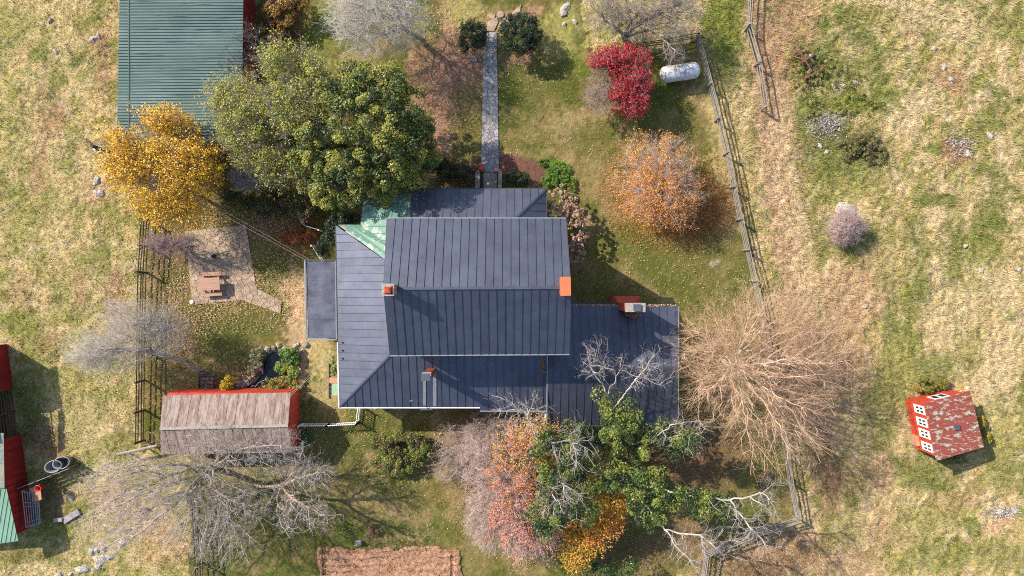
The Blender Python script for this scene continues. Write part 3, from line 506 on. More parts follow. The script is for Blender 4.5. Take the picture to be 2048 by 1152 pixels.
def lobes_on(blobs, n, r, zmin=.3, top=.25):
    """lobe centres on the upper shells of the blobs"""
    out = []; wt = np.array([b[3] * b[4] for b in blobs], float); wt /= wt.sum()
    for i, b in enumerate(blobs):
        k = max(3, int(n * wt[i])); c = np.array(P(b[0], b[1], b[2])); s = (CAMZ - b[2]) / F; d = rdir(k); d[:, 2] = np.where(RG.random(k) < .85, np.abs(d[:, 2]), d[:, 2])
        th = np.arctan2(d[:, 1], d[:, 0]); sd = float(RG.uniform(0, 99)); rr = RG.uniform(.55, .95, k) * (.74 + .5 * fbm(np.cos(th) * 2 + sd, np.sin(th) * 2, 7, 3, .7)); q = c + d * rr[:, None] * np.array([max(b[3] * s - r, .1), max(b[4] * s - r, .1), max(b[5] - r * .5, .1)])
        out.append(np.concatenate([q, RG.uniform(.6, 1.25, (k, 1)) * r], 1))
    o = np.concatenate(out); o[:, 2] = np.maximum(o[:, 2], zmin); return o
def cat3(*a):
    V, Q_, c_ = [], [], []; n = 0
    for v, q, c in a: V.append(v); Q_.append(q + n); c_.append(c); n += len(v)
    return np.concatenate(V), np.concatenate(Q_), np.concatenate(c_)

# magnolia
b = [(735, 270, 5.5, 155, 150, 3.8), (700, 360, 4, 125, 80, 2.6), (815, 310, 4, 90, 105, 2.8), (745, 185, 5, 110, 72, 2.6), (635, 300, 4.2, 78, 95, 2.5)]
lb = lobes_on(b, 520, .42)
tree('magnolia_tree', 'large round dark green evergreen tree overhanging the porch roof', (760, 310, 0), (757, 300, 2.2), b, 900, (120, 110, 100), (90, 80, 70), tw=0, rmax=.3,
     leaves=lambda N, t: lobes_leaves(lb, 66000, .15, [(42, 56, 20), (56, 72, 24), (76, 92, 28), (98, 112, 34), (124, 130, 42), (146, 144, 52), (160, 152, 66)], .8, .4))
# olive tree
b = [(500, 250, 4.5, 85, 100, 2.6), (570, 130, 5, 65, 55, 2.6), (600, 220, 5, 85, 75, 3), (470, 200, 4.5, 60, 60, 2), (560, 330, 3.6, 80, 55, 2.2), (630, 150, 5, 50, 50, 2)]
lb2 = lobes_on(b, 150, .6)
tree('hackberry_tree', 'broad yellowish green thinning tree between the green barn and the dark evergreen', (580, 270, 0), (575, 262, 2), b, 2200, (140, 130, 125), (150, 138, 128), tw=4, twl=(.3, .9), rmax=.25,
     leaves=lambda N, t: cat3(lobes_leaves(lb2, 24000, .12, [(104, 114, 46), (130, 136, 50), (156, 154, 54), (184, 174, 56), (166, 162, 80), (140, 140, 80)], .8, .25, hollow=.6), lobes_leaves(np.concatenate([t, np.full((len(t), 1), .1)], 1)[::2], 14000, .11, [(136, 140, 66), (166, 162, 66), (192, 178, 58)], .8)))
# yellow tree
b = [(318, 335, 5.2, 102, 95, 2.4), (330, 245, 5, 62, 36, 1.9), (345, 415, 4.4, 75, 40, 1.7), (245, 310, 5.4, 48, 55, 1.9), (400, 330, 5, 36, 60, 1.8)]
tree('yellow_tree', 'golden yellow autumn tree at the lower end of the green roofed barn', (420, 375, 0), (370, 350, 1.7), b, 1500, (110, 100, 95), (135, 120, 115), tw=5, twl=(.3, .8), rmax=.2,
     leaves=lambda N, t: lobes_leaves(np.concatenate([t, np.full((len(t), 1), .16)], 1)[(fbm(t[:, 0] * .9, t[:, 1] * .9, 7, 3) + (t[:, 2] > 3.2) * .1) > .46 + .1 * (np.hypot(t[:, 0] + 24.5, t[:, 1] - 9.3) < 2.2)], 27000, .115, [(204, 146, 22), (228, 176, 26), (240, 196, 38), (246, 212, 66), (214, 150, 36)], .7, .2, asp=.7))
# red maple
b = [(1262, 160, 2.6, 42, 62, 1.3), (1215, 125, 2.6, 40, 30, 1.2), (1200, 190, 2.2, 34, 40, 1.1), (1240, 115, 2.8, 40, 22, 1), (1262, 205, 2.3, 36, 26, 1.1)]
def redmask(t):
    px = t[:, 0] * F / (CAMZ - t[:, 2]) + 1024; py = 576 - t[:, 1] * F / (CAMZ - t[:, 2]); return (px > 1222 + (fbm(px / 14, py / 14, 3) - .5) * 40) | (py < 136) | (RG.random(len(t)) < .05)
tree('red_maple_tree', 'small crimson leaved maple beside the white gas tank, its west side bare', (1236, 175, 0), (1240, 168, .8), b, 1500, (120, 110, 108), (172, 156, 150), tw=5, twl=(.2, .5), rmax=.1,
     leaves=lambda N, t: lobes_leaves(np.concatenate([t, np.full((len(t), 1), .09)], 1)[redmask(t)], 15000, .1, [(126, 14, 26), (164, 18, 32), (196, 26, 40), (206, 50, 58)], .6, .25, asp=.8))
# orange thin tree
b = [(1320, 345, 2.8, 92, 85, 1.7), (1330, 400, 2.3, 90, 60, 1.4)]
def orm(t):
    px = t[:, 0] * F / (CAMZ - t[:, 2]) + 1024; py = 576 - t[:, 1] * F / (CAMZ - t[:, 2]); d = np.hypot((px - 1350) / 75, (py - 335) / 75); return (fbm(px / 16, py / 16, 3) + .22 * d - .14 * (px > 1370) - .1 * (py < 280) > .62)
tree('orange_tree', 'rounded low tree with pinkish twigs and scattered orange leaves on the east lawn', (1303, 375, 0), (1306, 368, .6), b, 2200, (160, 142, 130), (216, 184, 164), tw=4, twl=(.25, .6), rmax=.12, bf=.5,
     leaves=lambda N, t: lobes_leaves(np.concatenate([t, np.full((len(t), 1), .1)], 1)[orm(t)], 9500, .085, [(226, 140, 44), (238, 164, 44), (244, 186, 56), (212, 116, 50)], .7, .2, asp=.7))
# bare trees
tree('bare_walnut_tree', 'pale grey bare tree above the red dirt patch north of the evergreen', (812, 60, 0), (800, 45, 2.0), [(745, 50, 5, 95, 78, 2.6), (810, 40, 5, 60, 60, 2.4), (700, 30, 5, 55, 60, 2), (760, -30, 5, 110, 50, 2.5)], 1300, (176, 168, 160), (214, 206, 196), limbs=[[(795, 40, 3), (790, 0, 5.2), (770, -40, 6.5)], [(797, 42, 2.6), (740, 25, 5), (680, -5, 6)], [(797, 42, 2.6), (760, 70, 4.4), (730, 110, 5.6)]], tw=5, twl=(.35, 1.0), rmax=.22)
tree('gnarled_bare_tree', 'brown grey gnarled bare tree behind the crimson maple', (1250, 75, 0), (1247, 72, 1), [(1290, 30, 3, 105, 55, 1.6), (1350, 20, 3, 55, 60, 1.5), (1215, 20, 3, 50, 50, 1.5), (1350, 110, 2.4, 26, 28, .9)], 1400, (170, 158, 144), (176, 162, 148),
     limbs=[[(1248, 72, 1.2), (1290, 40, 2.4), (1380, 0, 3.4)], [(1248, 72, 1.2), (1270, 35, 2.6), (1290, -20, 3.6)], [(1250, 74, 1.1), (1300, 60, 2), (1350, 100, 2.8)], [(1248, 70, 1.3), (1215, 45, 2.4), (1180, 10, 3.4)], [(1248, 70, 1.3), (1310, 20, 3), (1400, 25, 3.6)]], tw=5, twl=(.25, .7), rmax=.2, r0=.01)
tree('tan_willow_tree', 'huge tan bare tree with fine drooping twigs east of the house wing', (1440, 715, 0), (1462, 728, 3), [(1500, 740, 6, 150, 130, 4), (1440, 760, 5.5, 90, 120, 3.2), (1560, 850, 6, 120, 110, 3), (1530, 630, 6, 130, 85, 3), (1620, 730, 6, 110, 120, 2.6), (1420, 690, 5, 70, 80, 2.4)], 1700, (230, 210, 192), (228, 188, 152),
     limbs=[[(1470, 730, 4), (1500, 660, 6.5), (1540, 590, 8)], [(1470, 730, 4), (1430, 770, 6), (1390, 800, 6.5)], [(1475, 735, 4), (1550, 790, 7), (1640, 830, 8)], [(1475, 735, 4), (1560, 720, 7), (1680, 730, 8)], [(1475, 740, 4), (1490, 830, 7), (1500, 900, 7)], [(1475, 740, 4), (1560, 850, 7.4), (1600, 930, 7.6)], [(1470, 730, 4), (1420, 690, 6), (1385, 640, 7)]], tw=5, twl=(.4, 1.5), sub=2, rmax=.2, r0=.01, droop=.1, bf=.6, twr=.005)
tree('fuzzy_bare_tree', 'pale leafless tree arching over the dark rail fence near the long red shed', (405, 742, 0), (372, 722, 1.6), [(220, 700, 4, 85, 55, 1.8), (260, 640, 4, 60, 50, 1.6), (330, 660, 3.4, 50, 55, 1.5), (180, 710, 4, 50, 36, 1.4)], 1500, (170, 160, 150), (204, 194, 182), limbs=[[(372, 722, 1.7), (330, 708, 2.8), (280, 700, 3.8), (200, 695, 4.5)], [(350, 715, 2), (300, 705, 3.4), (270, 660, 4.4)]], tw=6, twl=(.3, .8), rmax=.12, r0=.006, twr=.0045)
tree('spreading_bare_tree', 'sprawling grey bare tree leaning over the rusty roofed shed', (430, 935, 0), (420, 940, 2.5), [(430, 900, 5, 120, 60, 2.4), (330, 1000, 5, 150, 90, 2.4), (440, 1060, 4.6, 110, 80, 2.2), (250, 960, 5, 110, 60, 2), (560, 900, 4.6, 60, 50, 1.6), (480, 990, 4.4, 80, 60, 2), (230, 1060, 4.5, 80, 70, 2)], 2600, (170, 152, 134), (198, 184, 174),
     limbs=[[(420, 940, 2.7), (445, 900, 3.8), (410, 850, 5.4), (370, 830, 6)], [(420, 940, 2.7), (470, 900, 4.2), (540, 890, 5.4), (600, 900, 5.8)], [(420, 945, 2.7), (360, 960, 4.4), (260, 1000, 5.6), (150, 1050, 6)], [(420, 945, 2.7), (350, 930, 4.4), (250, 930, 5.6), (160, 960, 6)], [(420, 950, 2.7), (390, 1010, 4.4), (340, 1080, 5.4), (300, 1150, 6)], [(420, 950, 2.7), (450, 1010, 4.4), (470, 1060, 5), (500, 1130, 5.6)], [(420, 945, 2.7), (370, 990, 4.4), (260, 1080, 5.6), (180, 1140, 6)]], tw=3, twl=(.25, .8), rmax=.22, r0=.0085, twr=.0065, bf=.5)
tree('pale_limbed_tree', 'small bare tree with long pale limbs on the lawn south of the rusty roofed shed', (500, 968, 0), (548, 972, 2.6), [(600, 940, 4.4, 70, 50, 1.6), (620, 1030, 4.4, 60, 40, 1.4), (580, 1010, 4, 50, 60, 1.4), (640, 950, 4.6, 40, 40, 1.2)], 480, (186, 164, 134), (196, 184, 176),
     limbs=[[(548, 972, 2.6), (570, 966, 3.3), (620, 950, 4.4), (660, 925, 5)], [(560, 970, 3), (590, 1000, 3.8), (650, 1030, 4.6), (688, 1030, 5)], [(548, 972, 2.6), (560, 1040, 3.8), (580, 1075, 4.2)], [(570, 966, 3.2), (600, 920, 4), (605, 885, 4.6)]], tw=3, twl=(.25, .7), rmax=.11, r0=.012, twr=.008)
# ivy tree
ivl = [[(1215, 880, 3), (1225, 830, 5), (1215, 790, 6.2)], [(1235, 890, 3.4), (1300, 880, 6), (1375, 870, 7), (1400, 850, 7.4)], [(1230, 890, 3), (1250, 960, 5), (1300, 1020, 6), (1330, 1060, 6.4)], [(1250, 960, 5), (1350, 985, 6.2), (1460, 1000, 7)], [(1200, 890, 3.4), (1140, 880, 5.4), (1080, 890, 6)], [(1190, 900, 3.4), (1110, 960, 5.4), (1075, 1050, 6)], [(1160, 960, 5), (1150, 1010, 5.6)], [(1215, 930, 4), (1280, 985, 6)]]
bare = [[(1215, 790, 6.2), (1180, 730, 8), (1175, 690, 8.8)], [(1225, 820, 5.6), (1270, 760, 8), (1320, 700, 9)], [(1215, 790, 6.2), (1240, 740, 8), (1320, 770, 9), (1350, 740, 9)], [(1330, 1060, 6.4), (1380, 1120, 8), (1420, 1170, 8.6)], [(1460, 1000, 7), (1530, 1090, 8.6), (1580, 1150, 9.4)], [(1330, 1060, 6.4), (1400, 1070, 8), (1450, 1110, 8.6)], [(1080, 890, 6), (1055, 830, 7.4), (1010, 800, 8)], [(1055, 830, 7.4), (1075, 790, 8.4)], [(1460, 1000, 7), (1520, 985, 8), (1560, 1010, 8.6)], [(1300, 880, 6), (1340, 850, 7.5), (1430, 840, 8.4)]]
lobs = []
for pl in ivl:
    for a, c in zip(pl[:-1], pl[1:]):
        a = np.array(P(*a)); c = np.array(P(*c)); k = max(2, int(np.linalg.norm(c - a) / .24))
        for j in range(k): lobs.append([*(a + (c - a) * j / k + RG.normal(0, .5, 3) * np.array([1, 1, .8])), RG.uniform(.28, .55)])
for px_, py_, z_, rx, ry, rz, w_ in [(1235, 850, 6, 50, 50, 1.3, 26), (1120, 920, 5.4, 55, 60, 1.3, 30), (1100, 1040, 5.4, 45, 45, 1.2, 18), (1160, 1000, 5, 50, 40, 1.2, 18), (1350, 885, 6, 56, 30, 1.1, 22), (1250, 950, 5.4, 55, 50, 1.2, 22), (1300, 1010, 5.6, 50, 40, 1.1, 20), (1410, 1005, 6, 60, 24, .8, 16), (1210, 1140, 2, 70, 30, 1, 16)]:
    q, _ = blob_pts([(px_, py_, z_, rx, ry, rz)], w_); lobs += [[*v, RG.uniform(.28, .52)] for v in q]
lobs = np.array(lobs)
tree('ivy_covered_tree', 'tall bare limbed tree wrapped in dark ivy clumps behind the house wing', (1180, 830, 0), (1200, 860, 2.6), [(1190, 720, 8, 55, 50, 1.3), (1300, 740, 8.6, 60, 50, 1.2), (1040, 820, 7.6, 75, 40, 1.2), (1490, 1060, 8.4, 90, 70, 1.2), (1400, 1100, 8, 70, 50, 1), (1540, 1000, 8, 40, 60, 1), (1150, 900, 7, 60, 60, 1), (1130, 1000, 7, 60, 60, 1), (1370, 870, 7.6, 70, 40, 1)], 620, (196, 186, 172), (196, 184, 176), limbs=ivl + bare, tw=3, twl=(.3, .9), rmax=.055, r0=.0095, bf=.3, twr=.006,
     leaves=lambda N, t: lobes_leaves(lobs, 44000, .125, [(42, 58, 28), (56, 76, 32), (74, 96, 36), (100, 116, 44), (134, 138, 58)], .8, .3, asp=.75))
# pink-red maple and orange maple
b = [(1010, 980, 3.4, 85, 120, 1.7), (1050, 1060, 3.4, 70, 80, 1.6), (980, 1040, 3.2, 60, 80, 1.4), (960, 920, 3, 50, 60, 1.3), (1070, 870, 3.6, 60, 40, 1.2)]
def pm(t):
    px = t[:, 0] * F / (CAMZ - t[:, 2]) + 1024; py = 576 - t[:, 1] * F / (CAMZ - t[:, 2]); return (px > 985 + (fbm(px / 22, py / 22, 13) - .5) * 110) & (fbm(px / 12, py / 12, 23) > .38)
def pmp(c):
    px = c[:, 0] * F / (CAMZ - c[:, 2]) + 1024; py = 576 - c[:, 1] * F / (CAMZ - c[:, 2]); return np.clip(.5 + (950 - py) / 200 + (fbm(px / 20, py / 20, 5) - .5) * 1.6, 0, .99)
tree('salmon_maple_tree', 'salmon red autumn maple with mauve bare twigs on its west side', (1010, 930, 0), (1015, 945, 1.4), b, 3000, (160, 142, 134), (214, 186, 176), tw=5, twl=(.25, .7), rmax=.14, bf=.4,
     leaves=lambda N, t: lobes_leaves(np.concatenate([t, np.full((len(t), 1), .1)], 1)[pm(t)], 15000, .085, [(226, 154, 130), (234, 152, 112), (240, 152, 84), (242, 160, 66), (236, 184, 80)], .7, .2, palf=pmp, asp=.75))
b = [(1225, 1008, 3.2, 30, 36, 1.1), (1208, 1050, 3, 40, 26, 1), (1172, 1082, 2.8, 40, 28, 1), (1150, 1112, 2.6, 30, 26, .9), (1135, 1060, 2.6, 22, 16, .7), (1190, 1040, 3, 30, 20, .9)]
tree('amber_maple_tree', 'amber yellow maple tucked under the ivy covered tree', (1190, 1040, 0), (1192, 1045, 1.2), b, 1100, (120, 100, 90), (160, 130, 110), tw=4, twl=(.2, .6), rmax=.1,
     leaves=lambda N, t: lobes_leaves(np.concatenate([t, np.full((len(t), 1), .12)], 1), 13000, .11, [(222, 138, 84), (226, 148, 56), (234, 170, 56), (218, 164, 48), (180, 160, 56)], .7, .2, palf=lambda c: np.clip(.35 + fbm(c[:, 0] * .7, c[:, 1] * .7, 4) * .9 - .25 + (c[:, 1] < -17.5) * .25, 0, .99), asp=.75))
tree('mauve_shrub', 'bare mauve twig shrub beside the pale boulder in the east field', (1685, 452, 0), (1685, 452, .15), [(1692, 455, 1, 34, 38, .9)], 420, (160, 142, 136), (206, 180, 174), tw=8, twl=(.3, .7), cat='shrub', rmax=.05, twr=.008)
tree('bare_shrub', 'dark tangle of bare twigs south of the kitchen roof', (950, 860, 0), (950, 862, .3), [(945, 880, 1.2, 70, 50, .9), (900, 930, 1.2, 40, 40, .8), (1000, 850, 1.6, 60, 40, 1.1)], 900, (150, 132, 122), (190, 170, 158), tw=6, twl=(.3, .8), cat='shrub', rmax=.06)
tree('leafless_sapling', 'thin leafless sapling at the corner of the stone patio', (345, 488, 0), (330, 486, .8), [(325, 490, 2, 42, 26, .9), (375, 490, 2, 36, 26, .8)], 420, (140, 120, 120), (176, 150, 152), tw=5, twl=(.2, .6), rmax=.06, r0=.008)
tree('grey_twig_shrub', 'grey leafless shrub in the shade below the yellowish green tree', (505, 370, 0), (500, 365, .8), [(495, 350, 2.4, 36, 36, 1.1)], 420, (150, 145, 145), (176, 170, 172), tw=6, twl=(.2, .6), cat='shrub', rmax=.05)
tree('wiry_shrub', 'wiry leafless shrub against the red east wall of the green roofed barn', (505, 75, 0), (503, 80, .6), [(490, 80, 2.2, 40, 50, 1.2), (470, 130, 2.6, 36, 36, 1)], 320, (140, 120, 120), (150, 136, 136), tw=4, twl=(.3, .9), cat='shrub', rmax=.05, bf=.6)
# ------------------------------------------------------------------ bushes
def bush(name, label, blobs, n, size, pal, r=.22, nl=60, cat='bush', up=.6, asp=.6, hollow=.3, core=True, group=None):
    b = blobs[0]; base = P(b[0], b[1], 0); root = empty(name, base, label, cat, group)
    lb = lobes_on(blobs, nl, r, zmin=.05); lb = lb.copy()
    V, Q_, c_ = lobes_leaves(lb, n, size, pal, up, .25, hollow=hollow, asp=asp)
    V[:, 2] = np.maximum(V[:, 2], .01); o = np_mesh('foliage', V, quads=Q_, mat=M['leaf'], parent=root, col=c_); o['kind'] = 'stuff'
    m = MB()
    for q in lb[::max(1, len(lb) // 14)]: m.tube([(base.x + RG.normal(0, .08), base.y + RG.normal(0, .08), 0), (q[0], q[1], max(q[2] - .05, .05))], [.02, .008], 4)
    m.build('stems', M['wood_old'], root)
    return root
G1 = [(24, 36, 20), (34, 48, 24), (46, 62, 28), (66, 84, 38)]
bush('round_bush', 'smaller round dark evergreen bush west of the walkway entrance', [(944, 72, 1.1, 40, 44, 1.2)], 19000, .06, G1, .18, 230)
bush('round_bush', 'larger round dark evergreen bush east of the walkway entrance', [(1040, 69, 1.4, 52, 54, 1.6)], 30000, .065, G1, .2, 330)
bush('boxwood_bush', 'clipped dark boxwood east of the front steps', [(1035, 357, .6, 32, 19, .7)], 7000, .07, [(30, 44, 20), (44, 62, 22), (62, 84, 28)], .18, 60)
bush('shade_bush', 'dark shrub border west of the front steps beneath the evergreen', [(910, 345, .6, 46, 24, .7), (880, 330, .6, 30, 20, .6)], 7000, .09, [(30, 44, 20), (46, 58, 24), (76, 88, 34)], .25, 60)
bush('holly_bush', 'dark green bush against the west corner of the house', [(675, 470, 1.5, 38, 38, 1.3), (690, 440, 1.6, 40, 26, 1.1), (650, 495, 1.2, 20, 26, 1)], 14000, .1, [(26, 40, 24), (40, 54, 28), (58, 74, 36)], .3, 90)
bush('hydrangea_bush', 'dried hydrangea hedge with pinkish tan flower heads along the east side', [(1120, 412, 1.7, 42, 46, 1), (1150, 455, 1.7, 36, 52, 1), (1154, 500, 1.5, 22, 44, .8)], 26000, .08, [(124, 90, 74), (186, 144, 120), (214, 178, 152), (232, 206, 180), (150, 112, 92)], .12, 230, hollow=.15)
bush('lime_groundcover', 'bright lime green leafy plant curving round the hydrangea', [(1118, 345, .15, 28, 28, .3), (1134, 375, .15, 22, 32, .3), (1100, 364, .12, 28, 14, .25), (1143, 402, .12, 14, 28, .25), (1086, 325, .12, 16, 12, .2)], 22000, .055, [(66, 104, 28), (94, 136, 36), (124, 158, 50), (104, 124, 44)], .1, 300, cat='plant')
bush('vine_bush', 'sprawling yellow green bush on the south lawn', [(800, 885, .8, 68, 34, .9), (785, 925, .7, 66, 38, .7), (840, 905, .7, 34, 40, .7)], 15000, .11, [(96, 106, 48), (122, 138, 56), (150, 160, 66), (122, 92, 62), (96, 72, 52), (72, 80, 40)], .28, 110)
bush('brown_thicket', 'rust brown and yellow thicket beside the red barn wall at the top', [(560, 20, 1.2, 50, 55, 1.1), (545, 60, 1, 36, 30, .9), (590, 5, 1.4, 40, 30, 1)], 13000, .1, [(110, 76, 46), (136, 96, 48), (164, 128, 50), (186, 150, 60), (84, 62, 42)], .3, 110)
bush('understory_bush', 'dark green and rusty undergrowth below the yellowish green tree', [(545, 410, 1.1, 70, 36, 1), (600, 420, 1.1, 50, 36, 1), (480, 400, 1, 46, 30, .9)], 13000, .11, [(50, 58, 28), (70, 78, 34), (104, 104, 40), (96, 64, 40)], .3, 110)
bush('rust_fern', 'rust orange fern patch beside the white zigzag railing', [(600, 470, .5, 40, 18, .5), (580, 480, .5, 26, 18, .4)], 4000, .1, [(130, 70, 34), (160, 90, 40), (190, 114, 46)], .2, 50, cat='plant')
bush('pond_plant', 'leafy green water plant on the east bank of the black pond', [(578, 712, .4, 26, 26, .45), (588, 745, .35, 16, 22, .4), (562, 735, .35, 16, 16, .4)], 4600, .13, [(66, 100, 40), (92, 126, 48), (126, 152, 58), (150, 160, 70)], .2, 46, cat='plant', asp=.7)
bush('fern_plant', 'yellow green ferns between the pond and the rusty roofed shed', [(560, 765, .3, 40, 16, .4), (540, 775, .3, 30, 10, .3), (592, 768, .3, 18, 20, .3)], 3600, .11, [(120, 134, 60), (150, 156, 74), (130, 104, 64), (176, 140, 62)], .16, 50, cat='plant')
bush('bank_plant', 'grey green herbs on the west bank of the pond', [(515, 715, .25, 18, 26, .3), (505, 740, .25, 14, 14, .25)], 2600, .08, [(130, 134, 84), (160, 158, 110), (150, 136, 118)], .14, 40, cat='plant')
bush('yellow_shrub', 'small bright yellow shrub between the wooden steps and the pond', [(455, 768, .8, 13, 20, .8)], 2600, .1, [(176, 160, 34), (206, 182, 40), (222, 168, 30)], .2, 26, cat='shrub')
bush('goldenrod_plant', 'yellow flowering weeds along the east wall of the peeling roofed shed', [(1962, 845, .6, 10, 20, .6), (1972, 875, .5, 12, 14, .5)], 2200, .09, [(150, 140, 40), (196, 164, 40), (120, 124, 50)], .16, 26, cat='plant')
bush('weed_clump', 'olive weeds at the south side of the peeling roofed shed', [(1910, 918, .3, 32, 14, .35), (1945, 905, .3, 16, 14, .3)], 2400, .1, [(110, 112, 50), (150, 144, 68), (90, 96, 44)], .16, 30, cat='plant')
bush('field_bush', 'dark green thorny bush in the east field', [(1728, 288, .2, 44, 34, .35), (1700, 300, .15, 34, 26, .25), (1750, 310, .15, 34, 30, .25)], 5500, .1, [(80, 86, 46), (104, 110, 54), (134, 124, 70), (110, 90, 62)], .16, 90)
bush('shed_bush', 'olive bush at the north west corner of the peeling roofed shed', [(1850, 770, .4, 34, 20, .5), (1885, 765, .4, 22, 16, .4)], 3600, .1, [(92, 100, 40), (130, 132, 50), (150, 130, 50)], .18, 40)
bush('wall_plant', 'small leafy plant at the east wall of the rusty roofed shed', [(612, 878, .4, 13, 20, .5)], 1500, .13, [(56, 84, 36), (84, 116, 50)], .16, 18, cat='plant')
bush('implement_weeds', 'bright green weeds around the rusty farm implement', [(1620, 125, .15, 52, 60, .3), (1596, 150, .15, 26, 46, .25), (1665, 160, .12, 60, 36, .25), (1700, 210, .1, 90, 30, .2), (1625, 210, .1, 26, 44, .2)], 12000, .1, [(104, 114, 52), (130, 138, 60), (158, 156, 82), (178, 162, 108)], .14, 190, cat='weeds', asp=.28, up=.35)
bush('bed_plant', 'pale leafy plants in the raised bed against the west house wall', [(668, 742, .5, 8, 16, .4), (666, 720, .4, 8, 14, .4)], 1200, .09, [(130, 146, 80), (160, 166, 100)], .14, 18, cat='plant')

# ------------------------------------------------------------------ roofs
def clip(poly, n_, d0, keep_gt=True):
    out = []; m = len(poly)
    for i in range(m):
        a, b = poly[i], poly[(i + 1) % m]; da = a.dot(n_) - d0; db = b.dot(n_) - d0
        if not keep_gt: da, db = -da, -db
        if da >= 0: out.append(a)
        if da * db < 0: out.append(a + (b - a) * (da / (da - db)))
    return out
def facet(parent, poly, sp, m, along=None, name='roof_panel', rib=.045, ribw=.035, th=.03, ribmat=None, phase=0, gap=.003, smin=.12):
    """cut a roof plane into standing seam panels; poly[0]->poly[1] is the eave unless along is given"""
    poly = [Vector(p) for p in poly]; u = Vector(along) if along else (poly[1] - poly[0]); u.normalize()
    nn = Vector((0, 0, 0))
    for i in range(len(poly)): nn += poly[i].cross(poly[(i + 1) % len(poly)])
    nn.normalize(); nn = nn if nn.z > 0 else -nn
    lo = min(p.dot(u) for p in poly); hi = max(p.dot(u) for p in poly); k = lo + phase; edges = [lo]
    e = lo + (phase or sp)
    while e < hi - smin: edges.append(e); e += sp
    edges.append(hi)
    for a, b in zip(edges[:-1], edges[1:]):
        q = clip(clip(poly, u, a + gap), u, b - gap, False)
        q2 = []
        for p in q:
            if not q2 or (p - q2[-1]).length > .004: q2.append(p)
        if len(q2) < 3: continue
        if (q2[0] - q2[-1]).length < .004: q2.pop()
        if len(q2) < 3: continue
        j = RG.uniform(-.004, .004)
        mb = MB().prism([p + nn * j for p in q2], -nn * th)
        if b < hi:   # seam on the far edge
            on = [p for p in q2 if abs(p.dot(u) - (b - gap)) < .01]
            if len(on) >= 2:
                on.sort(key=lambda p: p.z); s0, s1 = on[0], on[-1]
                if (s1 - s0).length > .15: mb.bar(s0 + nn * (rib / 2), s1 + nn * (rib / 2), ribw, rib, nn)
        mb.build(name, m, parent)
    return nn
# ---- farmhouse
H = empty('farmhouse', (0, 0, 0), 'large farmhouse with charcoal standing seam metal roofs and brick chimneys', 'house')
def wallbox(parent, x0, x1, y0, y1, z1, m=None, name='wall', z0=0):
    return MB().box(((x0 + x1) / 2, (y0 + y1) / 2, (z0 + z1) / 2), (abs(x1 - x0), abs(y1 - y0), z1 - z0)).build(name, m or M['siding'], parent)
NW, NE = P(774, 437, 7.7), P(1132, 437, 7.7); RW, RE = P(767, 577, 9.8), P(1142, 575, 9.8); SW, SE = P(780, 710.5, 7.7), P(1139, 708, 7.7)
# main walls with gable
x0, x1, y0, y1 = NW.x + .3, SE.x - .25, SW.y + .35, NE.y - .35
wl = MB(); yr = (RW.y + RE.y) / 2
for xa in (x0, x1):
    pass
wl.prism([(x0, y0, 7.55), (x1, y0, 7.55), (x1, y1, 7.55), (x0, y1, 7.55)], (0, 0, -7.55))
wl.add([(x0, y0, 7.56), (x0, y1, 7.56), (x0, yr, 9.6), (x1, y0, 7.56), (x1, y1, 7.56), (x1, yr, 9.6)], [(0, 1, 2), (3, 5, 4), (0, 3, 4, 1), (0, 2, 5, 3), (1, 4, 5, 2)])
wl.build('wall', M['siding'], H)
rf = empty('roof', (0, 0, 0)); rf.parent = H
facet(rf, [NW, NE, RE, RW], .51, M['roof'], along=(1, 0, 0)); facet(rf, [SW, SE, RE, RW], .51, M['roof'], along=(1, 0, 0))
MB().bar(RW + Vector((0, 0, .03)), RE + Vector((0, 0, .03)), .16, .05).build('ridge_cap', M['roof'], rf)
MB().bar(NW + Vector((0, .03, -.03)), NE + Vector((0, .03, -.03)), .07, .1).build('gutter', M['trim'], rf)
MB().bar(SW + Vector((0, -.03, -.03)), SE + Vector((0, -.03, -.03)), .07, .1).build('gutter', M['trim'], rf)
for a, b in ((NW, RW), (RW, SW), (NE, RE), (RE, SE)): MB().bar(a + Vector((0, 0, -.07)), b + Vector((0, 0, -.07)), .05, .12).build('verge_trim', M['gutter'], rf)
# west and south lower roofs
zt = 4.85; ze = 3.5
wN = P(672, 451, ze); wS = P(679, 814, ze); sM = P(960, 815, ze)
xw = x0 - .005; ys_ = y0 - .005
hipT = Vector((xw, ys_, zt)); vN = P(772, 541, zt); vN.x = xw
lr = empty('roof', (0, 0, 0)); lr.parent = H
facet(lr, [wS, wN, vN, hipT], .535, M['roof'], along=(0, 1, 0))
sE = P(1093, 821, ze); sE2 = P(960, 821, ze)
xe = P(1095, 709, zt).x
facet(lr, [wS, Vector((sM.x, wS.y, ze)), Vector((sM.x, ys_, zt)), hipT], .535, M['roof'], along=(1, 0, 0))
facet(lr, [Vector((sM.x, sE2.y, ze - .06)), Vector((xe, sE2.y, ze - .06)), Vector((xe, ys_, zt)), Vector((sM.x, ys_, zt))], .535, M['roof'], along=(1, 0, 0))
MB().bar(wS + Vector((0, 0, .03)), hipT + Vector((0, 0, .03)), .12, .04).build('ridge_cap', M['roof'], lr)
MB().bar(wS + Vector((-.05, -.05, -.03)), Vector((sM.x, wS.y - .05, ze - .03)), .07, .1).build('gutter', M['white'], lr)
MB().bar(Vector((sM.x, sE2.y - .05, ze - .08)), Vector((xe, sE2.y - .05, ze - .08)), .07, .1).build('gutter', M['trim'], lr)
MB().bar(wS + Vector((-.04, -.05, -.03)), P(676, 685, ze) + Vector((-.04, 0, -.03)), .07, .1).build('gutter', M['white'], lr)
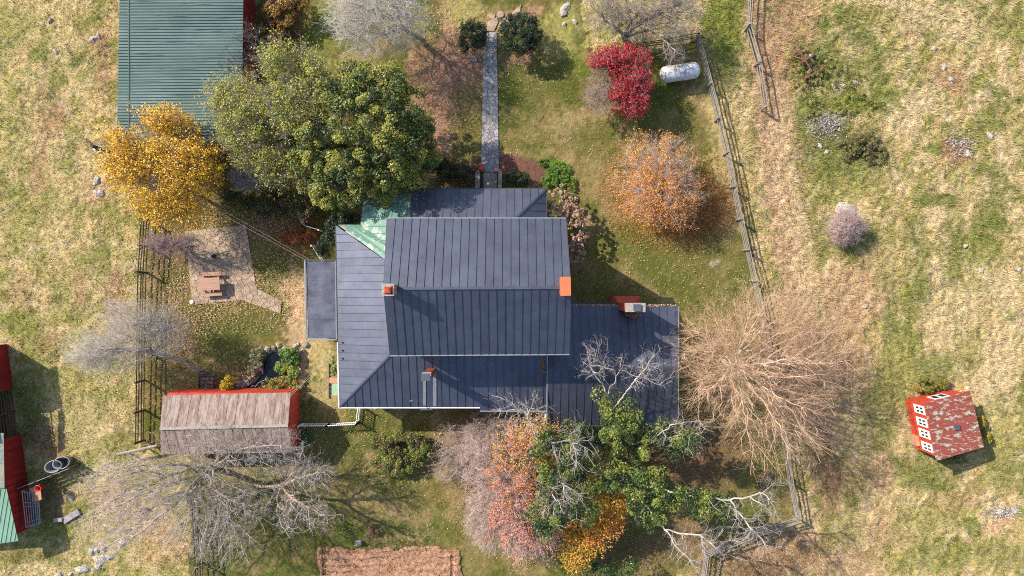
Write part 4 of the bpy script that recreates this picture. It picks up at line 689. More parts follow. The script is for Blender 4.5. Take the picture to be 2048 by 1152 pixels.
MB().bar(P(676, 684, ze) + Vector((-.04, 0, -.03)), wN + Vector((-.04, 0, -.03)), .05, .1).build('gutter', M['gutter'], lr)
MB().bar(Vector((xe, ys_, zt + .05)), Vector((xe, P(1095, 858, 3.4).y, 3.5)), .07, .08).build('verge_trim', M['trim'], lr)
for k, yy in enumerate((685, 701, 717)): MB().lathe(P(685, yy, ze + .12), [(.05, 0), (.05, .06), (.02, .1)], 8).build('snow_guard', M['black'], lr)
# green corner roof
gcn = empty('corner_roof', (0, 0, 0)); gcn.parent = H; gcn['label'] = 'worn mint green corner roof with pale bare patches'
a_ = P(676, 450, ze); b_ = P(721, 450, ze); c_ = P(772, 508, 4.75); c_.x = xw; d_ = vN
facet(gcn, [a_, b_, c_, d_], .5, M['green_roof'], along=(c_ - b_).cross(Vector((0, 0, 1))).normalized(), smin=.1, gap=.012)
e_ = P(728, 400, ze); h_ = P(824, 385, ze); 
hw = Vector((P(824, 385, ze).x, y1 + .005, 4.7)); cw = Vector((xw, y1 + .005, 4.7))
facet(gcn, [e_, b_, c_, cw], .48, M['green_roof'], along=(0, 1, 0), gap=.012); facet(gcn, [e_, h_, hw, cw], .5, M['green_roof'], along=(1, 0, 0))
MB().bar(a_ + Vector((0, .03, -.04)), b_ + Vector((0, .03, -.04)), .06, .1).build('gutter', M['gutter'], gcn); MB().bar(b_ + Vector((-.03, 0, -.04)), e_ + Vector((-.03, 0, -.04)), .06, .1).build('gutter', M['gutter'], gcn)
MB().box(P(688, 453, ze + .04), (.16, .16, .03)).build('rust_patch', M['orange_cap'], gcn)
# porch roof
pr_ = empty('porch_roof', (0, 0, 0)); pr_.parent = H
pE = P(1092, 378, ze); pW = Vector((h_.x + .01, pE.y, ze)); pT = Vector((pE.x - 2.75, y1 + .01, 4.7)); pWt = Vector((pW.x, y1 + .01, 4.7))
facet(pr_, [pW, pE, pT, pWt], .535, M['roof'], along=(1, 0, 0)); pE2 = Vector((pE.x, y1 + .01, ze))
facet(pr_, [pE, pE2, pT], .535, M['roof'], along=(0, 1, 0), phase=.2)
MB().bar(pE + Vector((0, 0, .03)), pT + Vector((0, 0, .03)), .12, .04).build('ridge_cap', M['roof'], pr_)
MB().bar(pW + Vector((0, .04, -.04)), pE + Vector((0, .04, -.04)), .07, .1).build('gutter', M['gutter'], pr_); MB().bar(pE + Vector((.04, 0, -.04)), pE2 + Vector((.04, 0, -.04)), .07, .1).build('gutter', M['gutter'], pr_)
for xx in np.linspace(pW.x + .3, pE.x - .3, 5): MB().box((xx, pE.y - .25, 2.02), (.18, .18, 2.8)).build('porch_post', M['white'], pr_)
MB().box(((pW.x + pE.x) / 2, (pE.y - .1 + y1) / 2, .3), (pE.x - pW.x - .2, pE.y - .1 - y1 - .02, .6)).build('porch_floor', M['wood_grey'], pr_)
# lower walls (south-west, kitchen)
wallbox(H, wS.x + .35, xw - .02, wS.y + .35, wN.y - .4, 3.45); wallbox(H, xw - .01, xe - .1, wS.y + .352, ys_ - .02, 3.44)
# east wing
wNE = P(1357, 612, 3.2); wNW = Vector((x1 + .01, P(1143, 606, 3.2).y, 3.2)); wr = P(1357, 737, 4.75); wrw = Vector((x1 + .01, wr.y, 4.75)); wSE = P(1356, 850, 3.2); wrS = Vector((xe + .06, wr.y, 4.75)); wSW = Vector((xe + .06, wSE.y, 3.2))
wg = empty('wing_roof', (0, 0, 0)); wg.parent = H
facet(wg, [wNW, wNE, wr, wrw], .535, M['roof'], along=(1, 0, 0), phase=.3); facet(wg, [wSW, wSE, wr, wrS], .535, M['roof'], along=(1, 0, 0), phase=.3)
zf = 4.75 - (ys_ - wr.y) * (4.75 - 3.2) / (wNE.y - wr.y)
facet(wg, [Vector((xe + .06, ys_, zf)), Vector((x1, ys_, zf)), Vector((x1, wr.y, 4.75)), wrS], .535, M['roof'], along=(1, 0, 0), phase=.3)
MB().bar(wrS + Vector((0, 0, .03)), wr + Vector((0, 0, .03)), .14, .04).build('ridge_cap', M['roof'], wg)
MB().bar(wNW + Vector((0, .05, -.04)), wNE + Vector((0, .05, -.04)), .1, .1).build('gutter', M['gutter'], wg)
MB().bar(wNE + Vector((.02, 0, -.05)), wr + Vector((.02, 0, -.05)), .05, .1).build('verge_trim', M['trim'], wg); MB().bar(wr + Vector((.02, 0, -.05)), wSE + Vector((.02, 0, -.05)), .05, .1).build('verge_trim', M['trim'], wg)
MB().bar(wSW + Vector((0, -.05, -.04)), wSE + Vector((0, -.05, -.04)), .1, .1).build('gutter', M['gutter'], wg)
wx = wNE.x - .3; wn, ws = wNE.y - .35, wSE.y + .35
mw = MB().prism([(x1 + .02, wn, 3.12), (wx, wn, 3.12), (wx, ws, 3.12), (x1 + .02, ws, 3.12)], (0, 0, -3.12)); mw.add([(wx, wn, 3.13), (wx, ws, 3.13), (wx, wr.y, 4.6), (x1 + .02, wn, 3.13), (x1 + .02, ws, 3.13), (x1 + .02, wr.y, 4.6)], [(0, 1, 2), (3, 5, 4), (0, 3, 4, 1), (0, 2, 5, 3), (1, 4, 5, 2)]); mw.build('wall', M['siding'], H)
wallbox(H, xe - .1, x1 + .01, ws + .002, ys_ - .02, 3.1)
# flat roof bump-out
f0, f1, f2, f3 = P(610, 520, 3.0), P(672, 520, 3.0), P(674, 679, 3.0), P(613, 679, 3.0)
fl = empty('flat_roof', (0, 0, 0)); fl.parent = H
MB().prism([f0 + Vector((.1, -.1, 0)), f1 + Vector((-.05, -.1, 0)), f2 + Vector((-.05, .1, 0)), f3 + Vector((.1, .1, 0))], (0, 0, -.1)).build('roof_deck', M['flat'], fl)
for a, b, m_ in ((f0, f1, 'gutter'), (f0, f3, 'trim'), (f3, f2, 'trim'), (f1, f2, 'trim')): MB().bar(a + Vector((0, 0, .02)), b + Vector((0, 0, .02)), .1, .14).build('edge_trim', M[m_], fl)
for t in (.25, .5, .75): MB().bar(f0.lerp(f3, t) + Vector((.1, 0, .012)), f1.lerp(f2, t) + Vector((-.05, 0, .012)), .02, .02).build('lap_seam', M['flat'], fl)
wallbox(H, f0.x + .25, f1.x + .2, f3.y + .2, f0.y - .2, 2.88)
# windows all round
def window(x, y, z, horiz, w_=.85, h_=1.5, parent=H):
    s = (w_ + .2, .06, h_ + .2) if horiz else (.06, w_ + .2, h_ + .2); wf = MB().box((x, y, z), s).build('window', M['white'], parent)
    g = (w_, .075, h_) if horiz else (.075, w_, h_); MB().box((x, y, z), g).build('pane', M['glass'], wf)
for xx in np.linspace(x0 + 1.2, x1 - 1.2, 5): window(xx, y1, 6.3, True); window(xx, y0, 6.5, True, .8, 1.1)
for yy in (-2, 2): window(x0, yy, 6.6, False); window(x1, yy, 6.3, False)
for xx in (x0 + 1.5, x1 - 1.5): window(xx, y1, 2, True)
for yy in np.linspace(wS.y + 1.5, wN.y - 1.5, 5): window(wS.x + .35, yy, 1.9, False)
for xx in np.linspace(wS.x + 1.5, sM.x, 5): window(xx, wS.y + .35, 1.8, True)
for xx in (7, 9.8): window(xx + .2, ws, 1.7, True)
for yy in (wn - 1.5, ws + 1.5): window(wx, yy, 1.7, False)
# chimneys
def chimney(x0_, x1_, y0_, y1_, zb, zt_, m, name='chimney'):
    return MB().box(((x0_ + x1_) / 2, (y0_ + y1_) / 2, (zb + zt_) / 2), (abs(x1_ - x0_), abs(y1_ - y0_), zt_ - zb)).build(name, m, H)
a, b = P(764, 568, 11.2), P(787, 591, 11.2); ch = chimney(a.x + .04, b.x - .04, b.y + .04, a.y - .04, 8.9, 11.08, M['brick_old'])
cx_, cy_ = (a.x + b.x) / 2, (a.y + b.y) / 2
MB().box((cx_, cy_, 11.13), (b.x - a.x + .04, a.y - b.y + .04, .1)).build('cap', M['cement'], ch); MB().box((cx_, cy_, 11.25), (.34, .34, .16)).box((cx_, cy_, 11.34), (.22, .22, .02)).build('flue', M['brick'], ch)
MB().box((cx_, b.y + .12, 11.2), (.5, .08, .05)).build('brick_course', M['brick'], ch); MB().box((b.x - .12, cy_, 11.2), (.08, .5, .05)).build('brick_course', M['brick'], ch)
a, b = P(1120, 554, 11.0), P(1142, 591, 11.0); ch = chimney(a.x + .06, b.x - .08, b.y + .07, a.y - .07, 8.9, 10.9, M['brick'])
MB().prism([a + Vector((0, 0, 0)), P(1141, 553.5, 11), b, P(1121, 592, 11.0)], (0, 0, -.06)).build('cap', M['orange_cap'], ch)
# kitchen chimney with metal cowl
zb_, zt_ = 3.6, 7.3; a, b = P(842, 747, zt_), P(860, 762, zt_)
ch = chimney(a.x + .06, b.x - .02, b.y + .05, a.y - .03, zb_, zt_ - .45, M['brick'])
MB().box(((a.x + b.x) / 2 + .02, (a.y + b.y) / 2 + .02, zt_ - .4), (b.x - a.x + .02, a.y - b.y + .02, .08)).build('cement_top', M['cement'], ch)
MB().prism([(a.x, a.y, zt_), (b.x, a.y, zt_), (b.x + .02, b.y, zt_), (a.x, b.y, zt_)], (0, 0, -.05)).build('cowl', M['bluegrey'], ch)
mb = MB()
for xx in (a.x + .06, b.x - .06):
    for yy in (a.y - .06, b.y + .06): mb.box((xx, yy, zt_ - .2), (.03, .03, .34))
mb.build('cowl_legs', M['bluegrey'], ch)
for pxa, pxb in ((846, 852), (866, 873)):
    def onroof(px, t): y_ = ys_ + (wS.y - ys_) * t; z_ = zt + (ze - zt) * t; return Vector(((px - 1024) * (CAMZ - z_) / F, y_, z_ + .052))
    MB().prism([onroof(pxa, .5 if pxa < 860 else .38), onroof(pxb, .5 if pxa < 860 else .38), onroof(pxb, .985), onroof(pxa, .985)], (0, 0, -.02)).build('stain_strip', mat('wash_stain_%d' % pxa, A(120, 122, 130), .6, 0, .25, 6, (6, .4, 1), c2=A(156, 156, 154)), H)  # pale wash stains below the chimney, laid on the roof as thin sheets
gx = P(853, 818, 3.4); mb = MB()
mb.box((gx.x, gx.y - .05, 3.35), (.86, .07, .1)); mb.box((gx.x - .42, gx.y + .06, 3.35), (.07, .22, .1)); mb.box((gx.x + .42, gx.y + .06, 3.35), (.07, .22, .1)); mb.build('gutter_bracket', M['bluegrey'], H)
vp = P(824, 800, 4.0); mb = MB().tube([vp, vp + Vector((0, 0, .5))], .03, 6).tube([vp + Vector((-.12, .0, .5)), vp + Vector((.12, .06, .5))], .015, 5); mb.build('roof_antenna', M['trim'], H)
# wing chimney: shouldered base, shaft and cap
mb = MB(); sx0, sx1 = 7.15, 8.97; sy = -.58; wyn = wn + .01
mb.prism([(sx0, sy, 2.2), (sx1, sy, 2.2), (sx1, wyn, 2.2), (sx0, wyn, 2.2)], (0, 0, -2.2)); 
tx0, tx1, ty0, ty1 = 7.27, 8.46, -1.5, -.98
mb.add([(sx0, sy, 2.21), (sx1, sy, 2.21), (sx1, wyn, 2.21), (sx0, wyn, 2.21), (tx0, ty1, 3.1), (tx1, ty1, 3.1), (tx1, ty0, 3.1), (tx0, ty0, 3.1)], [(0, 1, 5, 4), (1, 2, 6, 5), (2, 3, 7, 6), (3, 0, 4, 7), (4, 5, 6, 7), (3, 2, 1, 0)])
mb.prism([(tx0, ty0, 6.4), (tx1, ty0, 6.4), (tx1, ty1, 6.4), (tx0, ty1, 6.4)], (0, 0, -3.3)); ch = mb.build('chimney', M['brick'], H)
a, b = P(1251, 606, 6.5), P(1291, 624, 6.5)
MB().box(((a.x + b.x) / 2, (a.y + b.y) / 2, 6.46), (b.x - a.x, a.y - b.y, .1)).build('cap', M['cement'], ch)
a, b = P(1267, 608.5, 6.62), P(1282, 622, 6.62); MB().box(((a.x + b.x) / 2, (a.y + b.y) / 2, 6.62), (b.x - a.x, a.y - b.y, .05)).build('flue_cover', M['bluegrey'], ch)
# leaves lying on roofs
def roof_litter(label, fn, k, pal):
    c = np.array([fn(RG.random(), RG.random()) for _ in range(k)]); V, Q_, c_ = leaf_quads(c, unit(np.array([0, 0, 1.]) + RG.normal(0, .4, (k, 3))), RG.uniform(.05, .11, k), RG.uniform(.04, .08, k), pick(pal, k))
    return np_mesh('fallen_leaves', V, quads=Q_, mat=M['litter'], col=c_)
def wr_pt(px, py, up=.07):
    p = P(px, py, 3.7)
    for _ in range(5):
        t = (p.y - wr.y) / (wNE.y - wr.y) if p.y > wr.y else (wr.y - p.y) / (wr.y - wSE.y); z = 4.75 - 1.55 * t; p = P(px, py, z + up)
    return tuple(p)
tag(roof_litter('', lambda u, v: wr_pt(1250 + 30 * u + (v - .5) * 6, 624 + 14 * v * (1 - abs(u - .5)), .06 + RG.random() * .1), 500, PAL['d']), 'pile of dry leaves behind the shouldered brick chimney', 'leaves', kind='stuff')
tag(roof_litter('', lambda u, v: wr_pt(1148 + 205 * u, 609 + 4 * v * v), 420, PAL['a']), 'dry leaves caught along the north gutter of the wing', 'leaves', kind='stuff')
tag(roof_litter('', lambda u, v: tuple(P(1084 + 8 * u * v, 712 + 34 * v, 4.75 - 1.3 * v * .33 + .05)), 130, PAL['r']), 'rusty leaves in the corner of the kitchen roof', 'leaves', kind='stuff')
# ---- steps, walkway
def voro(poly, sites, gap=.015):
    """convex polygon cut into Voronoi cells"""
    cells = []
    for i, s in enumerate(sites):
        c = [Vector((p[0], p[1], 0)) for p in poly]
        for j, t in enumerate(sites):
            if i == j: continue
            dv = Vector((s[0] - t[0], s[1] - t[1], 0)); L = dv.length
            if L > 3: continue
            dv /= L; md = Vector(((s[0] + t[0]) / 2, (s[1] + t[1]) / 2, 0)).dot(dv); c = clip(c, dv, md + gap * .6)
            if len(c) < 3: break
        if len(c) >= 3: cells.append(c)
    return cells
def stones(parent, poly_px, size, m, z=.05, name='flagstone', zb=0):
    poly = [P(*p) for p in poly_px]; xs_ = [p.x for p in poly]; ys2 = [p.y for p in poly]
    A_ = np.array([(p.x, p.y) for p in poly]); sites = []
    x = min(xs_)
    while x < max(xs_) + size:
        y = min(ys2)
        while y < max(ys2) + size:
            q = (x + RG.normal(0, size * .3), y + RG.normal(0, size * .3))
            if pip(np.array([q[0]]), np.array([q[1]]), [tuple(v) for v in A_])[0]: sites.append(q)
            y += size
        x += size
    sg = sum(poly[i].x * poly[(i + 1) % len(poly)].y - poly[(i + 1) % len(poly)].x * poly[i].y for i in range(len(poly)))
    if sg < 0: poly = poly[::-1]
    MB().prism([(p.x, p.y, z - .022 + zb) for p in poly], (0, 0, -.12)).build('mortar_bed', M['mortar'], parent)
    for c in voro(poly, sites):
        cc_ = sum(c, Vector()) / len(c); h = z + RG.uniform(-.008, .01) + zb; r_ = []
        for k in range(len(c)):   # round the corners
            p0, p1, p2 = c[k - 1], c[k], c[(k + 1) % len(c)]; r_ += [p1 + (p0 - p1) * .1, p1 + (p2 - p1) * .1]
        MB().prism([(cc_.x + (p.x - cc_.x) * .985, cc_.y + (p.y - cc_.y) * .985, h) for p in r_], (0, 0, -.06)).build(name, m, parent)
pa = tag(empty('path', P(980, 200)), kind='structure'); pa['label'] = 'straight grey flagstone walkway'
stones(pa, [(968, 64), (993.5, 64), (998, 345), (962, 345)], .36, M['stone_grey'])
pt = tag(empty('patio', P(440, 530)), kind='structure')
stones(pt, [(370, 462), (492, 450), (513, 577), (480, 600), (385, 610)], .4, M['stone_tan']); stones(pt, [(512, 576), (564, 602), (561, 627), (480, 599)], .38, M['stone_tan'], z=.046)
for (q, r_, lab, m_) in [((984, 32), 6.5, 'round stepping stone nearest the small evergreen bush at the path entrance', 'stone_tan'), ((1001, 29), 7, 'round stepping stone north east of the path entrance', 'stone_tan'), ((948, 118), 6.5, 'round stepping stone below the smaller evergreen bush', 'stone_grey')]:
    mb = MB(); c = P(*q); mb.lathe((c.x, c.y, 0), [(r_ * .0366, .0), (r_ * .0366, .05), (r_ * .034, .065)], 16); tag(mb.build('stepping_stone', M[m_]), lab, 'stepping stone', 'round stepping stones')
mb = MB().prism([P(*p, .05) for p in [(975, 45), (984, 38), (994, 34), (996, 44), (990, 58), (988, 62), (973, 61), (973, 52)]], (0, 0, -.06)); tag(mb.build('entrance_slab', M['stone_tan']), 'irregular stone slab at the north end of the walkway', 'stone slab')
mb = MB().prism([P(*p, .04) for p in [(1000, 40), (1012, 34), (1030, 20), (1042, 8), (1040, 22), (1020, 44), (1000, 60), (994, 62)]], (0, 0, -.05)); tag(mb.build('dirt_slab', M['stone_tan']), 'long pale stone slab curving past the larger evergreen bush', 'stone slab')
st = empty('front_steps', P(980, 360), 'mossy stone steps with low side walls and an iron rail at the front door', 'steps')
ytop = P(980, 346).y; ybot = pE.y - .12
for k in range(5):
    t0 = k / 5; ya = ytop + (ybot - ytop) * t0; MB().box((P(980, 0).x + .02, (ya + ybot) / 2, (k + 1) * .06), (.98, abs(ya - ybot), (k + 1) * .12)).build('step', M['stone_dark'], st)
for xa in (956, 1000): MB().box((P(xa, 0).x, (ytop + ybot) / 2, .42), (.3, abs(ytop - ybot), .84)).build('side_wall', M['stone_dark'], st)
xr = P(957, 0).x
MB().tube([(xr, ytop, .8), (xr, ytop, 1.6), (xr, ybot, 1.9), (xr, ybot, .8)], .025, 6).build('handrail', M['bluegrey'], st)
xr = P(997, 0).x
MB().tube([(xr, ytop, .8), (xr, ytop, 1.6), (xr, ybot, 1.9), (xr, ybot, .8)], .02, 6).build('handrail', M['rusty'], st)
def pumpkin(px, py, r, m, lab, z=.05, sq=.75):
    c = P(px, py); root = empty('pumpkin', (c.x, c.y, z), lab, 'pumpkin', 'pumpkins by the front steps'); V = []; n_, k_ = 24, 10
    for i in range(k_ + 1):
        th = math.pi * i / k_
        for j in range(n_):
            a = 2 * math.pi * j / n_; rr = r * math.sin(th) * (1 - .1 * (j % 3 == 0)) + .001; V.append((c.x + rr * math.cos(a), c.y + rr * math.sin(a), z + r * sq * (1 - math.cos(th) * (1 - .18 * (math.sin(th) < .35)))))
    Fc = [(i * n_ + j, i * n_ + (j + 1) % n_, (i + 1) * n_ + (j + 1) % n_, (i + 1) * n_ + j) for i in range(k_) for j in range(n_)]
    MB().add(V, Fc).build('shell', m, root, True); MB().tube([(c.x, c.y, z + r * sq * 1.75), (c.x + .02, c.y, z + r * sq * 2.1)], [r * .13, r * .09], 6).build('stem', M['stem'], root)
for a_ in [(964, 339, .2, M['skin_red'], 'largest red orange pumpkin at the west side of the front steps'), (961.5, 331, .16, M['skin_orange'], 'orange pumpkin north of the largest red one'), (955.5, 334, .09, M['skin_orange'], 'small orange pumpkin at the outer edge of the western group'), (958, 337.5, .08, M['skin_orange'], 'small orange pumpkin squeezed between the big red one and the yellow gourd'), (956.5, 343, .1, M['skin_yellow'], 'yellow gourd on the west side wall of the steps'), (993, 341, .17, M['skin_pale'], 'pale pinkish pumpkin at the east side of the front steps'), (989.5, 343, .1, M['skin_red'], 'small red pumpkin touching the pale pinkish one'), (999, 341, .1, M['skin_pale'], 'small pale pumpkin outermost on the east side')]: pumpkin(*a_)

# ------------------------------------------------------------------ barns and sheds
def quadroof(parent, pts, sp, m, along=None, name='roof_panel', th=.03, rib=.03, ribw=.04, phase=0): facet(parent, pts, sp, m, along=along, name=name, rib=rib, ribw=ribw, th=th, phase=phase)
# green roofed barn
B = empty('barn', P(370, 140), 'red barn with a pale green ribbed metal roof at the top of the yard', 'barn')
zl, zr = 3.9, 2.9
gSW, gSE = P(233.5, 293, zl), P(483, 290, zr); gNW = P(241, -120, zl); gNE = P(488, -120, zr)
rfb = empty('roof', (0, 0, 0)); link_ = rfb; rfb.parent = B; rfb.location = -B.location
facet(rfb, [gSE, gNE, gNW, gSW], .9, M['barn_green'], along=(0, 1, 0), rib=.02)
mb = MB(); yv = gSW.y + .1
while yv < gNW.y:
    t = (yv - gSW.y) / (gNW.y - gSW.y); a = gSW.lerp(gNW, t); b = gSE.lerp(gNE, t); mb.bar(a + Vector((0, 0, .02)), b + Vector((0, 0, .02)), .035, .035); yv += .2
o = mb.build('ribs', M['rib_green'], rfb); o['kind'] = 'stuff'
lx = P(257, 0, 3.85).x
MB().bar((lx, gSW.y, 3.86), (lx - .0, gNW.y, 3.86), .03, .03).build('lap_seam', M['rib_green'], rfb)
bx0, bx1, by0 = gSW.x + .3, gSE.x - .15, gSW.y + .15; by1 = gNW.y
mb = MB().add([(bx0, by0, 0), (bx1, by0, 0), (bx1, by1, 0), (bx0, by1, 0), (bx0, by0, zl - .12), (bx1, by0, zr - .08), (bx1, by1, zr - .08), (bx0, by1, zl - .12)], [(3, 2, 1, 0), (4, 5, 6, 7), (0, 1, 5, 4), (1, 2, 6, 5), (2, 3, 7, 6), (3, 0, 4, 7)]); mb.build('wall', M['red_wall'], B)
yv = by0 + .15
while yv < by1 - .2:
    MB().box((bx1 + .012, yv, 1.4), (.024, .28, 2.7)).build('board', M['red_wall'], B); yv += .3
# rusty roofed shed
S = empty('shed', P(455, 845), 'long red shed with a streaked rusty tin gable roof', 'shed')
q = dict(nw=P(326, 791, 2.3), ne=P(581, 785, 2.3), rw=P(320, 857, 3.15), re=P(576, 851, 3.15), sw=P(322, 909, 2.3), se=P(584, 905, 2.3))
rs = empty('roof', (0, 0, 0)); rs.parent = S; rs.location = -S.location
facet(rs, [q['nw'], q['ne'], q['re'], q['rw']], .66, M['rust_roof'], along=(1, 0, 0), rib=.015); facet(rs, [q['sw'], q['se'], q['re'], q['rw']], .66, M['rust_roof'], along=(1, 0, 0), rib=.015)
MB().bar(q['rw'] + Vector((0, 0, .03)), q['re'] + Vector((0, 0, .03)), .2, .04).build('ridge_cap', M['cement'], rs)
sx0, sx1 = q['nw'].x + .25, q['ne'].x - .1; sy0, sy1 = q['sw'].y + .3, q['ne'].y - .05; ry = q['re'].y
m2 = MB().prism([(sx0, sy0, 2.2), (sx1, sy0, 2.2), (sx1, sy1, 2.2), (sx0, sy1, 2.2)], (0, 0, -2.2)); m2.add([(sx0, sy0, 2.21), (sx0, sy1, 2.21), (sx0, ry, 3.05), (sx1, sy0, 2.21), (sx1, sy1, 2.21), (sx1, ry, 3.05)], [(0, 1, 2), (3, 5, 4), (0, 3, 4, 1), (0, 2, 5, 3), (1, 4, 5, 2)]); m2.build('wall', M['red_bright'], S)
yv = sy0 + .1
while yv < sy1: MB().box((sx1 + .012, yv, 1.1), (.024, .19, 2.16)).build('board', M['red_bright'], S); yv += .2
xv = sx0 + .1
while xv < sx1 - .1: MB().box((xv, sy1 + .012, 1.1), (.28, .024, 2.1)).build('board', M['red_bright'], S); xv += .3
# peeling roof shed (east field)
K = empty('shed', P(1880, 850), 'small red shed with a peeling red and pale green roof in the east field', 'shed')
k1, k2, k3, k4 = P(1849, 807, 2.7), P(1940, 781, 2.15), P(1968, 894, 2.15), P(1873, 922, 2.7)
rk = empty('roof', (0, 0, 0)); rk.parent = K; rk.location = -K.location
facet(rk, [k2, k3, k4, k1], .56, M['peel_roof'], along=(k4 - k1), rib=.02, ribw=.03, th=.05)
g1, g4 = P(1818, 799), P(1849, 900); ce = (k1 + k2 + k3 + k4) / 4
ins = [p + Vector(((ce - p).x, (ce - p).y, 0)).normalized() * .28 for p in (k1, k2, k3, k4)]
top = [p + Vector((0, 0, -.1)) for p in ins]; bot = [Vector((p.x, p.y, 0)) for p in ins]
MB().add(bot + top, [(0, 1, 2, 3), (7, 6, 5, 4), (0, 4, 5, 1), (1, 5, 6, 2), (2, 6, 7, 3), (3, 7, 4, 0)]).build('wall', M['red_bright'], K)
def onwall(a, b, t, z0_, z1_, wd, out, name, m_, parent, th=.05):
    d = (b - a); d.z = 0; L = d.length; d.normalize(); nrm = Vector((d.y, -d.x, 0)); c = Vector((a.x, a.y, 0)) + d * L * t
    if (c + nrm * .1 - Vector((ce.x, ce.y, 0))).length < (c - Vector((ce.x, ce.y, 0))).length: nrm = -nrm
    p = [c - d * wd / 2, c + d * wd / 2]; th_ = nrm * (th + out); vs = [p[0], p[1], p[1] + th_, p[0] + th_]
    mb = MB().prism([Vector((v.x, v.y, z1_)) for v in vs], (0, 0, z0_ - z1_)); return mb.build(name, m_, parent)
for i in range(8):   # clapboards on the two visible walls
    z0_ = .05 + i * .3
    if z0_ < 2.35: onwall(ins[0], ins[3], .5, z0_, z0_ + .275, (ins[3] - ins[0]).length - .02, 0, 'board', M['red_bright'], K, .02)
    if z0_ < 1.75: onwall(ins[0], ins[1], .5, z0_, z0_ + .275, (ins[1] - ins[0]).length - .05, 0, 'board', M['red_bright'], K, .02)
for t in (.12, .37, .6, .86):
    wf = onwall(ins[0], ins[3], t, 1.0, 2.25, .62, 0, 'window', M['white'], K, .05)
    for zz in (1.3, 1.75):
        for dt in (-.035, .035): onwall(ins[0], ins[3], t + dt, zz, zz + .3, .13, .01, 'pane', M['glass'], wf, .05)
wf = onwall(ins[0], ins[1], .52, .75, 1.75, 1.1, 0, 'window', M['white'], K, .05)
for dt in (-.08, .08): onwall(ins[0], ins[1], .52 + dt, .9, 1.6, .35, .01, 'pane', M['glass'], wf, .05)
onwall(ins[0], ins[3], .8, 0.02, .75, .75, .2, 'plywood_patch', M['plywood'], K, .03)
vc = P(1914, 855, 2.5); MB().box((vc.x, vc.y, 2.51), (.36, .3, .08), .25).build('roof_patch', M['bluegrey'], K)
# red barn on the west edge
W = empty('barn', P(10, 880), 'old red barn with corn crib slats and a mint green end roof', 'barn')
def wallpoly(pts_px, m_, name='wall', th=.15):
    pts = [P(*p) for p in pts_px]; return pts
# east wall runs down the frame: ground line (24,690)->(75,1045); built as three lengths
def eastlen(g0, g1, h0, h1, m_, name='wall', depth=4.5):
    a = P(*g0); b = P(*g1); inw = Vector((-1, -.1, 0)).normalized() * depth
    vs = [a, b, b + inw, a + inw]; vt = [a + Vector((0, 0, h0)), b + Vector((0, 0, h1)), b + inw + Vector((0, 0, h1)), a + inw + Vector((0, 0, h0))]
    return MB().add(vs + vt, [(0, 1, 2, 3), (7, 6, 5, 4), (0, 4, 5, 1), (1, 5, 6, 2), (2, 6, 7, 3), (3, 7, 4, 0)]).build(name, m_, W)
eastlen((14, 688), (26, 776), 2.7, 2.7, M['red_wall']); eastlen((41, 868), (54, 957), 2.0, 2.0, M['red_wall']); eastlen((54, 957.5), (63, 1054), 2.0, 2.0, M['red_wall'])
a = P(26, 777); b = P(37, 867)
MB().add([a + Vector((-.9, 0, 0)), b + Vector((-.9, 0, 0)), b + Vector((-1, 0, 3.3)), a + Vector((-1, 0, 3.3)), a + Vector((-4, 0, 0)), b + Vector((-4, 0, 0)), b + Vector((-4, 0, 3.3)), a + Vector((-4, 0, 3.3))], [(0, 1, 2, 3), (4, 5, 6, 7), (0, 1, 5, 4), (2, 3, 7, 6), (0, 3, 7, 4), (1, 2, 6, 5)]).build('crib_back', M['wood_old'], W)  # crib back, raised above the slats so its cast shadow closes the gap
for k in range(9):
    p0 = a.lerp(b, 0) ; 
    z_ = .2 + k * .28; MB().bar(a + Vector((0, 0, z_)), b + Vector((0, 0, z_)), .04, .1).build('slat', M['wood_dark'], W)
for t in (0, .5, 1): p = a.lerp(b, t); MB().bar(p + Vector((-.04, 0, 0)), p + Vector((-.04, 0, 2.5)), .1, .1).build('post', M['wood_dark'], W)
for i in range(14):   # boards on the lower east wall
    t0, t1 = i / 7, (i + 1) / 7 - .02; u0 = P(41, 868).lerp(P(54, 957), t0) if i < 7 else P(54, 957.5).lerp(P(63, 1054), (i - 7) / 7); u1 = P(41, 868).lerp(P(54, 957), t1) if i < 7 else P(54, 957.5).lerp(P(63, 1054), (i - 6) / 7 - .02); o_ = Vector((.025, 0, 0))
    MB().add([u0 + o_, u1 + o_, u1, u0, u0 + o_ + Vector((0, 0, 1.96)), u1 + o_ + Vector((0, 0, 1.96)), u1 + Vector((0, 0, 1.96)), u0 + Vector((0, 0, 1.96))], [(0, 1, 2, 3), (7, 6, 5, 4), (0, 4, 5, 1), (1, 5, 6, 2), (2, 6, 7, 3), (3, 7, 4, 0)]).build('board', M['red_wall'], W)
rwv = empty('roof', (0, 0, 0)); rwv.parent = W; rwv.location = -W.location
facet(rwv, [P(13, 978, 2.1), P(36.5, 1082, 2.1), P(-60, 1096, 2.9), P(-90, 985, 2.9)], .26, M['mint'], along=(1, -.1, 0), rib=.03, ribw=.02)
mb = facet(rwv, [P(7, 866, 2.1), P(9, 977, 2.1), P(-60, 977, 2.7), P(-60, 866, 2.7)], .6, peel('stained_tin', A(196, 182, 156), A(150, 168, 150), 1.2, .5, .1), along=(0, 1, 0), rib=.015)
facet(rwv, [P(-2, 865, 2.6), P(-6, 776, 2.6), P(-60, 776, 3.4), P(-60, 865, 3.4)], .6, M['mint'], along=(0, 1, 0), rib=.015)
facet(rwv, [P(-20, 776, 2.85), P(-33, 685, 2.85), P(-90, 685, 3.5), P(-90, 776, 3.5)], .6, mat('red_tin', A(150, 34, 30), .6, 0, .2, 1.5), along=(0, 1, 0), rib=.015)

